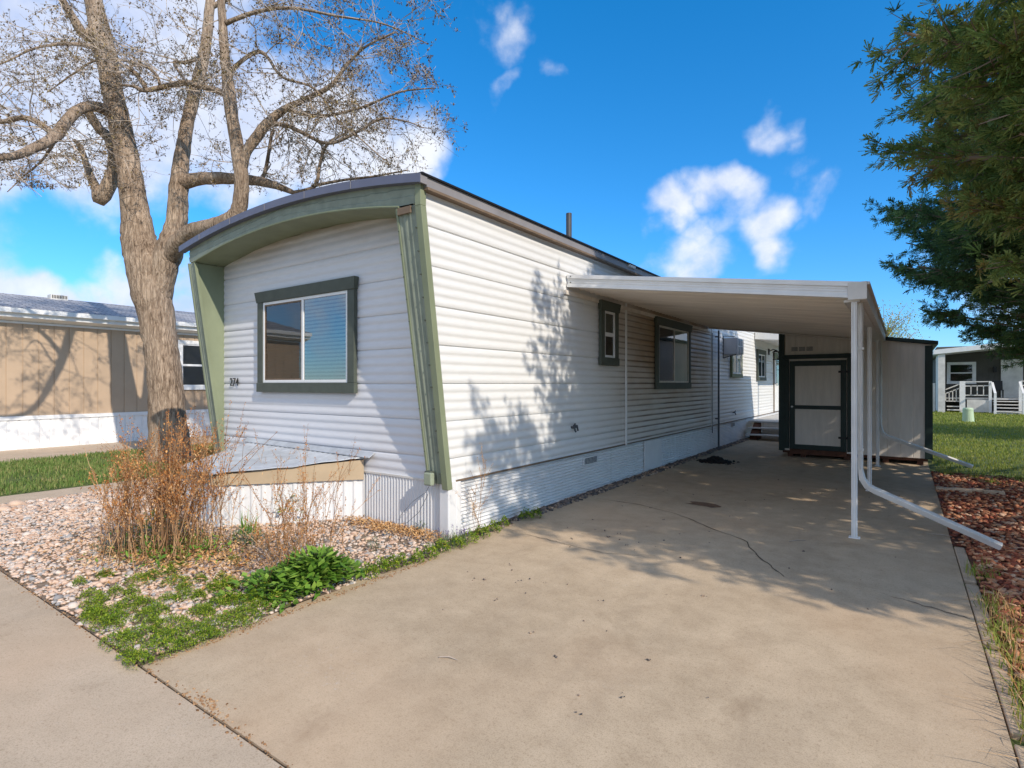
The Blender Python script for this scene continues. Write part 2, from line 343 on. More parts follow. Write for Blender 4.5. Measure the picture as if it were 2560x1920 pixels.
# ------------------------------------------------------------------ world, sun, camera
def build_world():
    w = bpy.data.worlds.new('World'); SC.world = w; w.use_nodes = True; nt = w.node_tree; nt.nodes.clear()
    out = N(nt, 'ShaderNodeOutputWorld'); bg = N(nt, 'ShaderNodeBackground'); L(nt, bg.outputs[0], out.inputs[0])
    sky = N(nt, 'ShaderNodeTexSky', sky_type='NISHITA'); sky.sun_disc = False
    sky.sun_elevation = math.atan2(0.70, 1.044); sky.sun_rotation = math.atan2(1.0, -0.30)
    sky.altitude = 1500; sky.air_density = 1.0; sky.dust_density = 0.3; sky.ozone_density = 3.0
    hs = N(nt, 'ShaderNodeHueSaturation'); hs.inputs['Saturation'].default_value = 1.05; hs.inputs['Value'].default_value = 1.0
    sz = N(nt, 'ShaderNodeSeparateXYZ'); L(nt, N(nt, 'ShaderNodeTexCoord').outputs['Generated'], sz.inputs[0])
    tint = ramp(nt, sz.outputs[2], [(0.0, (0.62, 0.84, 1.12)), (0.25, (0.48, 1.04, 1.36)), (0.7, (0.34, 1.22, 1.62))])
    L(nt, mixc(nt, 1.0, sky.outputs[0], tint, 'MULTIPLY'), hs.inputs['Color'])
    tc = N(nt, 'ShaderNodeTexCoord').outputs['Generated']
    nz = N(nt, 'ShaderNodeVectorMath', operation='NORMALIZE'); L(nt, tc, nz.inputs[0]); d = nz.outputs[0]
    wn = N(nt, 'ShaderNodeTexNoise'); wn.inputs['Scale'].default_value = 7; wn.inputs['Detail'].default_value = 4; L(nt, d, wn.inputs['Vector'])
    wv = N(nt, 'ShaderNodeVectorMath', operation='MULTIPLY_ADD'); L(nt, wn.outputs[1], wv.inputs[0]); wv.inputs[1].default_value = (.20, .20, .14); wv.inputs[2].default_value = (-.10, -.10, -.07)
    wa = N(nt, 'ShaderNodeVectorMath', operation='ADD'); L(nt, d, wa.inputs[0]); L(nt, wv.outputs[0], wa.inputs[1]); dw = wa.outputs[0]
    # cloud banks: soft lobes in the sky dome broken up by noise
    acc = None
    blobs = [(120,120,330,1),(480,200,330,1),(250,330,260,1),(-150,300,300,1),(640,330,260,1),(860,390,210,1),(1010,420,120,.8),
             (430,-60,400,1),(30,700,110,1),(-80,740,220,1),(110,790,130,1),(230,800,130,1),(340,775,140,1),(450,775,150,1),(560,800,130,1),(430,715,101,.9),
             (1885,315,62,.9),(1915,345,60,.55),(1700,505,70,1),(1790,480,75,1),(1850,520,85,1),(1900,560,80,1),(1930,620,70,1),(1735,590,70,.8),(1800,555,75,.75),(1690,560,60,.8),
             (2030,480,80,.62),(1960,410,80,.5),(1725,680,100,.95),(1640,680,60,.6),(1240,115,100,.66),(1255,245,62,.72),(1375,205,50,.7),(1460,565,45,.45),(1635,568,45,.5),
             (-600,500,500,1),(-500,100,400,.9),(1400,-900,500,.8),(3300,600,400,.9),(2430,640,260,.5)]
    for (u, v, r, s_) in blobs:
        c = P(u, v, 1.0)-Vector((0, 0, H)); ln = c.length; c = c/ln
        dist = N(nt, 'ShaderNodeVectorMath', operation='DISTANCE'); L(nt, dw, dist.inputs[0]); dist.inputs[1].default_value = c
        rad = r/FPX/ln*(1.25 if r > 100 else 1.6)
        f = math_(nt, 'MULTIPLY_ADD', dist.outputs['Value'], -1.35/rad, 1.35, clamp=True)
        f = math_(nt, 'MULTIPLY', f, s_*(1.35 if r > 100 else 1.0))
        acc = f if acc is None else math_(nt, 'MAXIMUM', acc, f)
    for c, rad, w_ in ((( .3,-1,.45),.95,1),((-.8,-.7,.6),.7,1),((.9,-.3,.35),.5,.8),((.6,-.2,1),.55,.9),((-.3,-.1,1),.45,.8),((1,.5,.9),.5,.8)):  # unseen cloud banks behind and overhead, added to brighten and whiten the fill light
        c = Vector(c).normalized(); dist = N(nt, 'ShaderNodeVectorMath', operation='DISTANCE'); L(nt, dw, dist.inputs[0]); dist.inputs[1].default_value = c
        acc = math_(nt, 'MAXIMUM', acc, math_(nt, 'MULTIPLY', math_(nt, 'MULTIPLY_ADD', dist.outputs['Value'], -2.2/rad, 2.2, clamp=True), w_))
    n1 = noise(nt, d, 5.5, 8, 0.56, 0.3); n2 = noise(nt, d, 16, 6, 0.6)
    nn = math_(nt, 'ADD', math_(nt, 'MULTIPLY', n1, 0.75), math_(nt, 'MULTIPLY', n2, 0.25))
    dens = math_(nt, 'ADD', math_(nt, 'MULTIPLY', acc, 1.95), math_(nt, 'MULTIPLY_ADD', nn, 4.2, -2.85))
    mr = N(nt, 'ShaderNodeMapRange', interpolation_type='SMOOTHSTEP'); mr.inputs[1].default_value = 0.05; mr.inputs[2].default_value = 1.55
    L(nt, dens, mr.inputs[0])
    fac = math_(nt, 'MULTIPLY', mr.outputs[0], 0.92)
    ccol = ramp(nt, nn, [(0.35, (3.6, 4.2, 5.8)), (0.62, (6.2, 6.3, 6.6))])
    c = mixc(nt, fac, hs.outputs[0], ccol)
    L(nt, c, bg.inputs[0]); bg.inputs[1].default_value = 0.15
build_world()
sun = bpy.data.lights.new('sun', 'SUN'); sun.energy = 3.8; sun.angle = R(0.55); sun.color = (1.0, 0.90, 0.77)
so = bpy.data.objects.new('sun', sun); COL.objects.link(so)
so.rotation_euler = Vector((-1, 0.30, -0.70)).to_track_quat('-Z', 'Y').to_euler(); so.location = (20, -6, 14)
cam = bpy.data.cameras.new('camera'); cam.sensor_width = 36; cam.lens = FPX/2560*36; cam.clip_end = 2000; cam.clip_start = 0.05
co = bpy.data.objects.new('camera', cam); COL.objects.link(co); co.location = (0, 0, H); co.rotation_euler = (R(90), 0, YAW)
SC.camera = co
SC.view_settings.view_transform = 'Standard'; SC.view_settings.look = 'None'; SC.view_settings.exposure = 0.17; SC.view_settings.gamma = 1

# ------------------------------------------------------------------ ground
sheet('ground', [(-400,-400),(400,-400),(400,500),(-400,500)], -0.03, M['lawnbase'])
sheet('lawn', [(0.37,12.3),(60,12.3),(60,90),(-60,90),(-60,24),(0.37,24)], -0.012, M['lawnbase'])
sheet('driveway', [(-3.42,1.31),(0.377,1.31),(0.377,24),(-3.62,24),(-3.62,4.2)], 0.0, M['drive'], 0.12)
sheet('sidewalk', [(-60,-4),(60,-4),(60,1.295),(-60,1.295)], 0.0, M['walk'], 0.12)
sheet('sidewalk_joint_dirt', [(-9.3,1.28),(0.5,1.28),(0.5,1.33),(-9.3,1.33)], -0.010, M['crack'])
sheet('path', [(-10.15,1.31),(-9.35,1.31),(-9.35,20),(-10.15,20)], 0.0, M['walk'], 0.1)
sheet('neighbour_patio', [(-17.1,1.31),(-14.65,1.31),(-14.65,20),(-17.1,20)], 0.0, M['walk'], 0.1)
sheet('grass_strip_soil', [(-14.65,1.31),(-10.15,1.31),(-10.15,20),(-14.65,20)], -0.014, M['lawnbase'])
sheet('gravel_bed', [(-9.35,1.31),(-3.42,1.31),(-3.62,4.3),(-9.35,4.3)], -0.008, M['gravelbase'])
sheet('wall_foot_soil', [(-3.85,3.6),(-3.4,3.6),(-3.6,17),(-3.85,17)], -0.004, M['gravelbase'])
sheet('mulch_bed', [(0.47,1.31),(8,1.31),(8,12.3),(0.377,12.3),(0.377,6.8),(0.47,6.8)], -0.008, M['mulchbase'])
# broken concrete edge strip along the drive
for (y0, y1) in ((1.32,3.2),(3.3,4.25),(4.35,5.55),(5.65,6.75)):
    b = MB(); b.box(0.385, 0.465, y0, y1, -0.1, 0.002); tag(b.build('driveway_edging', M['walk'], bevel=0.008), kind='structure')
# cracks
drive = bpy.data.objects['driveway']
def ribbon(pts, w, name, z=0.004):
    b = MB(); pts = [Vector(p) for p in pts]; out = []
    for i in range(len(pts)-1):
        for k in range(7):
            q = pts[i].lerp(pts[i+1], k/7); q.x += random.uniform(-.012, .012); q.y += random.uniform(-.012, .012); out.append(q)
    out.append(pts[-1])
    for i in range(len(out)-1):
        d = (out[i+1]-out[i]).normalized(); n = Vector((-d.y, d.x, 0))
        w0 = w*random.uniform(.4, 1.2)*min(1, (i+1)/4, (len(out)-i)/4)
        if i == 0: wl = w0
        a0, a1 = out[i]+n*wl/2, out[i]-n*wl/2; c0, c1 = out[i+1]-n*w0/2, out[i+1]+n*w0/2; wl = w0
        b.quad(*[(p.x, p.y, z) for p in (a0, a1, c0, c1)])
    o = b.build(name, M['crack'], drive); return o
G = lambda u, v: (PG(u, v).x, PG(u, v).y, 0)
ribbon([G(1290,1330), G(1380,1352), G(1430,1365), G(1520,1385), G(1640,1390)], 0.006, 'crack')
ribbon([G(1480,1245), G(1600,1262), G(1690,1285), G(1790,1325), G(1860,1350), G(1900,1395), G(1960,1442)], 0.011, 'crack')
ribbon([G(2195,1482), G(2300,1512), G(2380,1535), G(2425,1548)], 0.010, 'crack')
for (u, v, s, al) in ((1760,1262,.16,0),):
    b = MB(); c = PG(u, v); pts = [(c.x+math.cos(k/14*6.283)*s*random.uniform(.6,1.3)*1.2, c.y+math.sin(k/14*6.283)*s*random.uniform(.5,1.2), 0.004) for k in range(14)]
    b.v = pts; b.f = [tuple(range(14))]; b.build('stain', simple('dark_stain', (0.17, 0.10, 0.06), 0.95, 0.5, 30, 0.2), drive)

# ------------------------------------------------------------------ siding sheets
PAN = 0.376; SUB = 0.094
def prof(z, D=0.0075):
    q = ((z-1.55) / SUB) % 1.0; m = ((z-1.55)/PAN) % 1.0
    if q < 0.42: o = D*(0.5-0.5*math.cos(math.pi*q/0.42))
    else: o = D*(0.5+0.5*math.cos(math.pi*(q-0.42)/0.58))
    if m < 0.022: o -= 0.012
    return o
def zlist(z0, z1):
    zs = []; k0 = math.floor((z0-1.55)/SUB)-1
    for k in range(k0, k0+60):
        for f in (0.0, 0.02, 0.075, 0.09, 0.15, 0.2, 0.25, 0.35, 0.5, 0.65, 0.8, 0.92):
            z = 1.55+(k+f)*SUB
            if z0 < z < z1: zs.append(z)
    return [z0]+sorted(zs)+[z1]
home = thing('mobile_home', (-5.95, 14.0, 0), 'white aluminium sided mobile home with sage green arched front frame', 'mobile home')
WX = -3.70; WY = 4.15
b = MB(); zs = zlist(0.57, 3.40); ys = [3.74, 4.6, 6.0, 8.4, 11, 13.3, 16, 19, 22, 25]
# panel joins are butted; the front edge follows the slanted frame
def yf(z): return 4.10-0.138*(min(z, 3.22)-0.57)
for j, z in enumerate(zs):
    for i, y in enumerate(ys):
        yy = yf(z)+0.01 if i == 0 else y
        b.v.append((WX+prof(z)+(0.004*math.sin(y*1.7+z*2) if i else 0), yy, z))
n = len(ys)
for j in range(len(zs)-1):
    for i in range(n-1):
        a = j*n+i; b.f.append((a, a+1, a+1+n, a+n))
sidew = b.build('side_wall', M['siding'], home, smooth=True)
# front wall with curved top
def z_in(x): return 3.24+0.20*(1-((x+5.98)/2.1)**2)
def z_top(x): return 3.49+0.20*(1-((x+5.98)/2.36)**2)
b = MB(); xs = [-8.10+i*(4.15/24) for i in range(25)]; zs = zlist(0.57, 3.46)
for z in zs:
    for x in xs: b.v.append((x, WY-prof(z), min(z, z_in(x)+0.0+0.02)))
n = len(xs)
for j in range(len(zs)-1):
    for i in range(n-1):
        a = j*n+i
        if zs[j] < max(z_in(xs[i]), z_in(xs[i+1]))+0.02: b.f.append((a, a+1, a+1+n, a+n))
frontw = b.build('front_wall', M['siding_front'], home, smooth=True)
b = MB(); b.box(-8.2, -8.16, 4.12, 25, 0.57, 3.4); b.box(-8.2, -3.7, 24.98, 25.02, 0.0, 3.4); b.box(-8.2, -8.17, 4.14, 25, 0, .565)
b.build('rear_wall', M['white'], home)
# skirting: horizontal ribs on the side, vertical ribs on the front
b = MB(); k = 0; zz = []
nr = 14; pitch = 0.56/nr
for i in range(nr*6+1): zz.append(0.0+i*pitch/6)
segs = [(4.16, 7.9), (7.905, 9.2), (9.205, 10.05), (10.055, 13.3), (13.305, 25)]
for (y0, y1) in segs:
    base = len(b.v)
    for i, z in enumerate(zz):
        o = 0.0135*math.sin(i*math.pi/3)
        b.v += [(WX-0.012+o, y0, z), (WX-0.012+o, y1, z)]
    for i in range(len(zz)-1):
        a = base+2*i; b.f.append((a, a+1, a+3, a+2))
b.build('side_skirting', M['skirt'], home, smooth=True)
b = MB(); i = 0; xx = []; p = 0.045
nx = int(4.3/(p/4))
for i in range(nx+1):
    x = -8.05+i*p/4; o = 0.009*math.sin(i*math.pi/2+0.5); b.v += [(x, WY-0.005-o, 0.0), (x, WY-0.005-o, 0.57)]
for i in range(nx): b.f.append((2*i, 2*i+2, 2*i+3, 2*i+1))
b.build('front_skirting', M['skirt'], home, smooth=True)
b = MB(); b.box(-3.80, -3.675, 4.105, 4.225, 0.0, 0.585); b.box(-3.695, -3.672, 4.22, 4.30, 0, .565)
b.build('corner_post', M['skirt'], home, bevel=0.012)
b = MB(); b.box(-3.70, -3.682, 4.15, 25, 0.562, 0.582); b.build('skirt_rail', M['brownedge'], home)
b = MB(); b.box(-8.1, -3.8, WY-0.018, WY-0.002, 0.555, 0.575); b.build('skirt_rail', M['white_dirty'], home)
# battens on the side wall
b = MB(); b.box(-3.69, -3.672, 8.38, 8.425, 0.55, 2.86); b.build('batten', M['white'], home)
b = MB(); b.box(-3.69, -3.674, 13.30, 13.34, 0.55, 2.9); b.build('batten', M['white'], home)
b = MB(); b.box(-3.695, -3.665, 6.4, 13.2, 2.745, 2.80); b.build('wall_rail', M['pan'], home)
b = MB(); b.tube([(-3.62,13.66,0.0),(-3.62,13.66,2.83)], 0.022, 8); b.beam((-3.70,13.66,2.68),(-3.62,13.66,2.68),.03,.03); b.beam((-3.70,13.66,.72),(-3.62,13.66,.72),.03,.03)
b.build('conduit', M['greymetal'], home)
b = MB(); b.tube([(-3.675,13.32,0.4),(-3.675,13.32,2.75)], 0.009, 6); b.build('wire', M['black'], home)
# frame: legs, arch band, soffit, reveals
def leg(x0, x1, name):
    b = MB(); zs = [0.55+(3.24-0.55)*k/16 for k in range(17)]; m = 25
    for z in zs:
        f = (z-0.57)/2.7
        a0 = x0(f); a1 = x1(f)
        for i in range(m):
            s = i/(m-1); o = 0.006*math.sin(s*math.pi*2*3.5)+0.002*math.sin(s*40+z*3)
            b.v.append((a0+(a1-a0)*s, yf(z)-0.004-o, z))
    for j in range(16):
        for i in range(m-1):
            a = j*m+i; b.f.append((a, a+1, a+1+m, a+m))
    # bottom cap
    z = 0.55; b.quad((x0(0), yf(z)-.004, z), (x1(0), yf(z)-.004, z), (x1(0), WY, z), (x0(0), WY, z))
    return b.build(name, M['sage_face'], home, smooth=True)
leg(lambda f: -3.93-0.07*f, lambda f: -3.735, 'frame_leg')
leg(lambda f: -8.19, lambda f: -8.03, 'frame_leg')
# light edge trims on the legs
b = MB()
def slantbox(x0, x1, d0, d1, z0=0.54, z1=3.22):
    b.hexa([(x0,yf(z0)-d1,z0),(x1,yf(z0)-d1,z0),(x1,yf(z0)+d0,z0),(x0,yf(z0)+d0,z0),(x0,yf(z1)-d1,z1),(x1,yf(z1)-d1,z1),(x1,yf(z1)+d0,z1),(x0,yf(z1)+d0,z1)])
slantbox(-3.745, -3.668, 0.05, 0.022, 0.50); 
b.hexa([(-3.745,yf(3.22)-.024,3.22),(-3.668,yf(3.22)-.024,3.22),(-3.668,yf(3.22)+.05,3.22),(-3.745,yf(3.22)+.05,3.22),(-3.745,yf(3.22)-.024,3.46),(-3.668,yf(3.22)-.024,3.43),(-3.668,yf(3.22)+.05,3.43),(-3.745,yf(3.22)+.05,3.46)])
b.build('corner_trim', M['sage'], home, bevel=0.004)
b = MB()
def slant2(xa, xb, w, z0=0.54, z1=3.24):
    b.hexa([(xa-w,yf(z0)-.02,z0),(xa,yf(z0)-.02,z0),(xa,yf(z0)+.02,z0),(xa-w,yf(z0)+.02,z0),(xb-w,yf(z1)-.02,z1),(xb,yf(z1)-.02,z1),(xb,yf(z1)+.02,z1),(xb-w,yf(z1)+.02,z1)])
slant2(-3.915, -3.985, 0.026); slant2(-8.015, -8.015, 0.02); slant2(-8.18, -8.18, 0.03)
each(b, 'inner_trim', M['sage'], home, bevel=0.003)
b = MB()
for k in range(13):
    z = 0.66+k*0.215; y = yf(z); b.tube([(-3.755, y-.010, z), (-3.755, y-.030, z)], 0.008, 6)
    b.tube([(-3.93-0.026*(z-.57), y-.018, z), (-3.93-0.026*(z-.57), y-.026, z)], 0.006, 6)
each(b, 'screw', M['trim'], home)
b = MB(); YF = 3.735
xs = [-8.19+i*(8.19-3.70)/60 for i in range(61)]
rows = 14
for x in xs:
    zi = min(z_in(x), z_top(x)-0.11) if -8.05 < x < -3.97 else z_in(-8.03) if x < -6 else z_in(-3.98)
    zt = z_top(x)-0.07
    for r in range(rows+1):
        z = zi+(zt-zi)*r/rows
        d = x+5.98; sk = z-abs(d)*(-0.09)
        o = 0.010*((sk/0.075) % 1.0)
        b.v.append((x, YF-o, z))
m = rows+1
for i in range(60):
    for r in range(rows):
        a = i*m+r; b.f.append((a, a+m, a+m+1, a+1))
b.build('arch_band', M['sage_face'], home)
b = MB()
xs = [-8.05+i*(8.05-3.97)/40 for i in range(41)]
for i in range(40):
    x0, x1 = xs[i], xs[i+1]
    b.quad((x0, YF-.012, z_in(x0)), (x1, YF-.012, z_in(x1)), (x1, WY+.02, z_in(x1)), (x0, WY+.02, z_in(x0)))
b.build('soffit', M['sage'], home, smooth=True)
b = MB(); b.tube([(x, YF-.016, z_in(x)-.004) for x in xs], 0.011, 6)
b.build('arch_bead', M['sage'], home)
b = MB()
for xw in (-8.052, -3.955):
    b.v += [(xw, yf(.57)-.0, .57), (xw, WY+.02, .57), (xw, WY+.02, 3.24), (xw, YF, 3.24)]; i = len(b.v)-4; b.f.append((i, i+1, i+2, i+3))
each(b, 'reveal_panel', M['sage'], home)
b = MB(); b.box(-3.975, -3.80, YF-.028, YF-.012, 3.17, 3.235); b.build('exposed_block', M['brownedge'], home)
b = MB()  # outside skin of the left leg and underside so nothing is open
b.v += [(-8.195, yf(.55), .55), (-8.195, 4.2, .55), (-8.195, 4.2, 3.4), (-8.195, YF, 3.4)]; b.f.append((0, 1, 2, 3)); b.build('side_panel', M['sage'], home)
# roof
b = MB(); nx_ = 24; xs = [-8.34+i*4.72/nx_ for i in range(nx_+1)]
for y in (3.66, 25.05):
    for x in xs: b.v.append((x, y, z_top(x)))
for i in range(nx_): b.f.append((i, i+1, i+2+nx_, i+1+nx_))
roof = b.build('roof', M['black'], home, smooth=True)
b = MB()
for i in range(nx_):
    x0, x1 = xs[i], xs[i+1]
    b.hexa([(x0,3.655,z_top(x0)-.085),(x1,3.655,z_top(x1)-.085),(x1,3.74,z_top(x1)-.085),(x0,3.74,z_top(x0)-.085),
            (x0,3.655,z_top(x0)-.004),(x1,3.655,z_top(x1)-.004),(x1,3.74,z_top(x1)-.004),(x0,3.74,z_top(x0)-.004)])
b.build('front_fascia', M['fascia'], home)
b = MB()
for k in (3, 7, 11, 15, 19):
    x = xs[k]; b.box(x-.003, x+.003, 3.650, 3.654, z_top(x)-.083, z_top(x)-.006)
each(b, 'fascia_seam', M['fascia_side'], home)
b = MB(); b.box(-3.70, -3.625, 3.75, 25.04, 3.385, 3.478); b.box(-3.63,-3.615,3.657,3.745,3.40,3.478); b.build('side_fascia', M['fascia_side'], home)
b = MB(); b.box(-3.70, -3.615, 3.752, 25.03, 3.36, 3.384); b.build('fascia_edge', M['brownedge'], home)
b = MB(); b.box(-3.70, -3.600, 3.660, 25.05, 3.479, 3.496); b.build('roof_edge', M['black'], home)
# roof vent pipe
b = MB(); b.tube([(-4.3,7.62,3.5),(-4.3,7.62,3.66),(-4.3,7.62,4.23)], [.16,.045,.045], 12); b.build('vent_pipe', M['greymetal'], roof, smooth=False)
b = MB(); b.box(-3.66, -3.60, 8.35, 8.6, 3.44, 3.50); b.build('roof_patch', M['white_dirty'], roof)

def window(parent, O, ax, n, a0, a1, z0, z1, style='slide', trim=M['trim'], tw=0.12, crown=True, left='screen', right='blind', frame=M['white'], extra=0.14):
    """trimmed window mounted on a wall; returns the window part"""
    b = MB(); e = 0.035
    b.fbox(O, ax, n, a0, a0+tw, z0+tw, z1-extra, .004, .05); b.fbox(O, ax, n, a1-tw, a1, z0+tw, z1-extra, .004, .05)
    b.fbox(O, ax, n, a0-.01, a1+.01, z0, z0+tw-.001, .004, .058)
    if crown:
        O_ = Vector(O); A = Vector(ax); Nn = Vector(n); Z = Vector((0, 0, 1))
        za, zb = z1-extra+.001, z1
        pts = [O_+A*a+Nn*d+Z*z for z, x0, x1, dd in ((za, a0-.01, a1+.01, .06), (zb, a0-e, a1+e, .075)) for a, d in ((x0, .004), (x1, .004), (x1, dd), (x0, dd))]
        b.hexa(pts)
    else: b.fbox(O, ax, n, a0, a1, z1-extra+.001, z1, .004, .055)
    w = b.build('window', trim, parent, bevel=0.004)
    i0, i1, j0, j1 = a0+tw+.001, a1-tw-.001, z0+tw+.001, z1-extra-.001; fw = 0.035
    b = MB(); b.fbox(O, ax, n, i0, i0+fw, j0, j1, .006, .04); b.fbox(O, ax, n, i1-fw, i1, j0, j1, .006, .04)
    b.fbox(O, ax, n, i0+fw, i1-fw, j0, j0+fw, .006, .04); b.fbox(O, ax, n, i0+fw, i1-fw, j1-fw, j1, .006, .04)
    mid = (i0+i1)/2; mz = (j0+j1)/2
    if style == 'slide': b.fbox(O, ax, n, mid-.022, mid+.022, j0+fw, j1-fw, .008, .037)
    else: b.fbox(O, ax, n, i0+fw, i1-fw, mz-.03, mz+.03, .008, .037)
    b.build('frame', frame, w, bevel=0.003)
    halves = [(i0+fw, mid-.022, j0+fw, j1-fw, left), (mid+.022, i1-fw, j0+fw, j1-fw, right)] if style == 'slide' else \
             [(i0+fw, i1-fw, mz+.03, j1-fw, left), (i0+fw, i1-fw, j0+fw, mz-.03, right)]
    for (p0, p1, q0, q1, kind) in halves:
        b = MB(); b.fbox(O, ax, n, p0, p1, q0, q1, -.004, .0145)
        b.build('backing', {'screen': M['screen'], 'blind': M['interior'], 'dark': M['interior'], 'reflection_curtain': M['reflection_curtain'], 'green': M['blind_dark']}[kind], w)
        if kind in ('blind', 'screen', 'green'):
            b = MB(); k = int((q1-q0)/0.045)
            for i in range(k):
                zz = q0+(i+.5)*(q1-q0)/k
                O_ = Vector(O); A = Vector(ax); Nn = Vector(n); Z = Vector((0, 0, 1))
                b.quad(O_+A*(p0+.005)+Nn*.016+Z*(zz-.013), O_+A*(p1-.005)+Nn*.016+Z*(zz-.013), O_+A*(p1-.005)+Nn*.023+Z*(zz+.014), O_+A*(p0+.005)+Nn*.023+Z*(zz+.014))
            b.build('blind', {'blind': M['blind'], 'screen': M['screen'], 'green': M['blind_dark']}[kind], w)
        b = MB(); O_ = Vector(O); A = Vector(ax); Nn = Vector(n); Z = Vector((0, 0, 1)); cs = [O_+A*x_+Nn*.028+Z*z_ for x_, z_ in ((p0, q0), (p1, q0), (p1, q1), (p0, q1))]
        if (cs[1]-cs[0]).cross(cs[2]-cs[0]).dot(Nn) < 0: cs = cs[::-1]
        b.quad(*cs)
        if kind == 'screen':
            b.build('pane', M['glass'], w)
            b = MB()
            for (s0, s1, r0, r1) in ((p0, p0+.022, q0, q1), (p1-.018, p1, q0, q1), (p0+.022, p1-.018, q1-.02, q1), (p0+.022, p1-.018, q0, q0+.02)): b.fbox(O, ax, n, s0, s1, r0, r1, .0295, .035)
            b.build('screen_rim', M['trim_pale'] if False else M['brownedge'], w)
        else: b.build('pane', M['glass_sky'] if kind == 'blind' else M['glass'], w)
    return w
FO, FA, FN = (0, WY-.012, 0), (1, 0, 0), (0, -1, 0)      # front wall frame
SO, SA, SN = (WX+.012, 0, 0), (0, 1, 0), (1, 0, 0)       # side wall frame
window(home, FO, FA, FN, -7.08, -5.09, 1.445, 2.77)
window(home, SO, SA, SN, 7.42, 8.03, 1.83, 2.79, style='hung', left='green', right='dark', tw=.12)
window(home, SO, SA, SN, 9.66, 11.62, 1.455, 2.77, left='dark', right='reflection_curtain', frame=M['white_dirty'])  # right pane: the pale backing is a painted reflection
window(home, SO, SA, SN, 15.0, 16.15, 1.72, 2.5, left='reflection_curtain', right='blind', trim=M['trim_pale'], tw=.10, crown=False)
window(home, SO, SA, SN, 18.15, 19.35, 1.66, 2.62, left='dark', right='dark', tw=.10, crown=False)
# door at the deck
b = MB(); b.box(-3.69, -3.655, 20.9, 21.85, .60, 2.66); door = b.build('door', M['white'], home, bevel=.006)
b = MB(); b.box(-3.654, -3.648, 21.15, 21.6, 1.5, 2.4); b.build('pane', M['glass'], door)
b = MB(); b.box(-3.69, -3.66, 20.86, 20.895, .55, 2.7); b.box(-3.69, -3.66, 20.86, 21.9, 2.665, 2.7); b.build('door_trim', M['brownedge'], door)
b = MB(); b.tube([(-3.65,21.0,1.55),(-3.58,21.0,1.55)], .028, 10); b.build('handle', M['white'], door)
# street number
cu = bpy.data.curves.new('num', 'FONT'); cu.body = '274'; cu.size = 0.16; cu.extrude = 0.004; cu.space_character = 1.1
tmp = bpy.data.objects.new('tmpnum', cu); COL.objects.link(tmp); bpy.context.view_layer.update()
me = bpy.data.meshes.new_from_object(tmp.evaluated_get(bpy.context.evaluated_depsgraph_get()))
bpy.data.objects.remove(tmp); me.materials.clear(); me.materials.append(M['number'])
for vx in me.vertices:
    x, y, z = vx.co; vx.co = Vector((-7.86+x*0.92, WY-.022-z, 1.525+y))-ORG[home.name]
o = bpy.data.objects.new('house_number', me); COL.objects.link(o); finish(o, home)
# skirt vents, access hatch, taps
def vent(y0, z0, n, w=.075, h=.07, x=WX):
    b = MB(); tot = n*(w+.012)+.012; b.box(x-.01, x+.008, y0, y0+tot, z0, z0+h+.024); fr = b.build('vent', M['skirt'], home)
    b = MB()
    for i in range(n):
        ya = y0+.012+i*(w+.012)
        for k in range(5): b.box(x+.008, x+.013, ya, ya+w, z0+.012+k*h/5, z0+.012+k*h/5+h/9)
    b.build('louvre', M['greymetal'], fr)
vent(6.98, .40, 4, .085, .085); vent(15.2, .43, 3, .085, .08); 
b = MB(); b.box(-3.702, -3.690, 9.21, 10.04, .03, .55); b.build('access_hatch', M['skirt'], home)
for (y, z) in ((6.62, .96), (15.35, .80)):
    b = MB(); b.tube([(WX-.01, y, z), (WX+.05, y, z)], .018, 8); b.tube([(WX+.045, y, z+.03), (WX+.06, y, z-.04), (WX+.075, y, z-.06)], .013, 8)
    for k in range(8):
        a = k/8*6.283; b.tube([(WX+.058, y, z+.03), (WX+.058, y+.03*math.cos(a), z+.03+.03*math.sin(a))], .005, 5)
    if y < 10:
        b.tube([(WX-.01, y+.07, z+.01), (WX+.05, y+.07, z+.01)], .022, 8); b.tube([(WX+.05, y+.07, z+.03), (WX+.065, y+.075, z-.05)], .012, 8)
    b.build('hose_tap', M['greymetal'], home)
# lamp at the foot of the frame leg
b = MB(); b.box(-3.925, -3.84, 4.02, 4.085, .535, .68); lp = b.build('foot_lamp', M['trim'], home, bevel=.008)
b = MB(); b.box(-3.90, -3.80, 3.985, 4.04, .545, .67); b.build('lens', M['amber'], lp, bevel=.012)
b = MB(); b.tube([(-3.86,4.03,.54),(-3.9,4.02,.47),(-4.05,3.98,.36),(-4.18,3.95,.22),(-4.22,3.95,.12),(-4.12,3.97,.14),(-3.98,4.0,.26),(-3.88,4.03,.45)], .0025, 4)
b.build('loose_wire', M['greymetal'], lp)
# wall lantern by the door
lt = thing('wall_lantern', (-3.68, 20.0, 2.6), 'black wall lantern beside the far door under the porch roof', 'wall lantern')
b = MB(); b.box(-3.685,-3.66,19.94,20.06,2.52,2.72); b.tube([(-3.66,20,2.64),(-3.55,20,2.70),(-3.46,20,2.66)], .016, 6); b.build('bracket', M['black'], lt)
b = MB(); b.tube([(-3.46,20,2.68),(-3.46,20,2.60)], [.02,.12], 6)
for sx in (-.08,.08):
    for sy in (-.08,.08): b.beam((-3.46+sx,20+sy,2.60),(-3.46+sx*.8,20+sy*.8,2.36),.014,.014)
b.box(-3.55,-3.37,19.91,20.09,2.34,2.36); b.build('cage', M['black'], lt)
b = MB(); b.tube([(-3.46,20,2.37),(-3.46,20,2.58)], .055, 8); b.build('glass', M['amber'], lt)
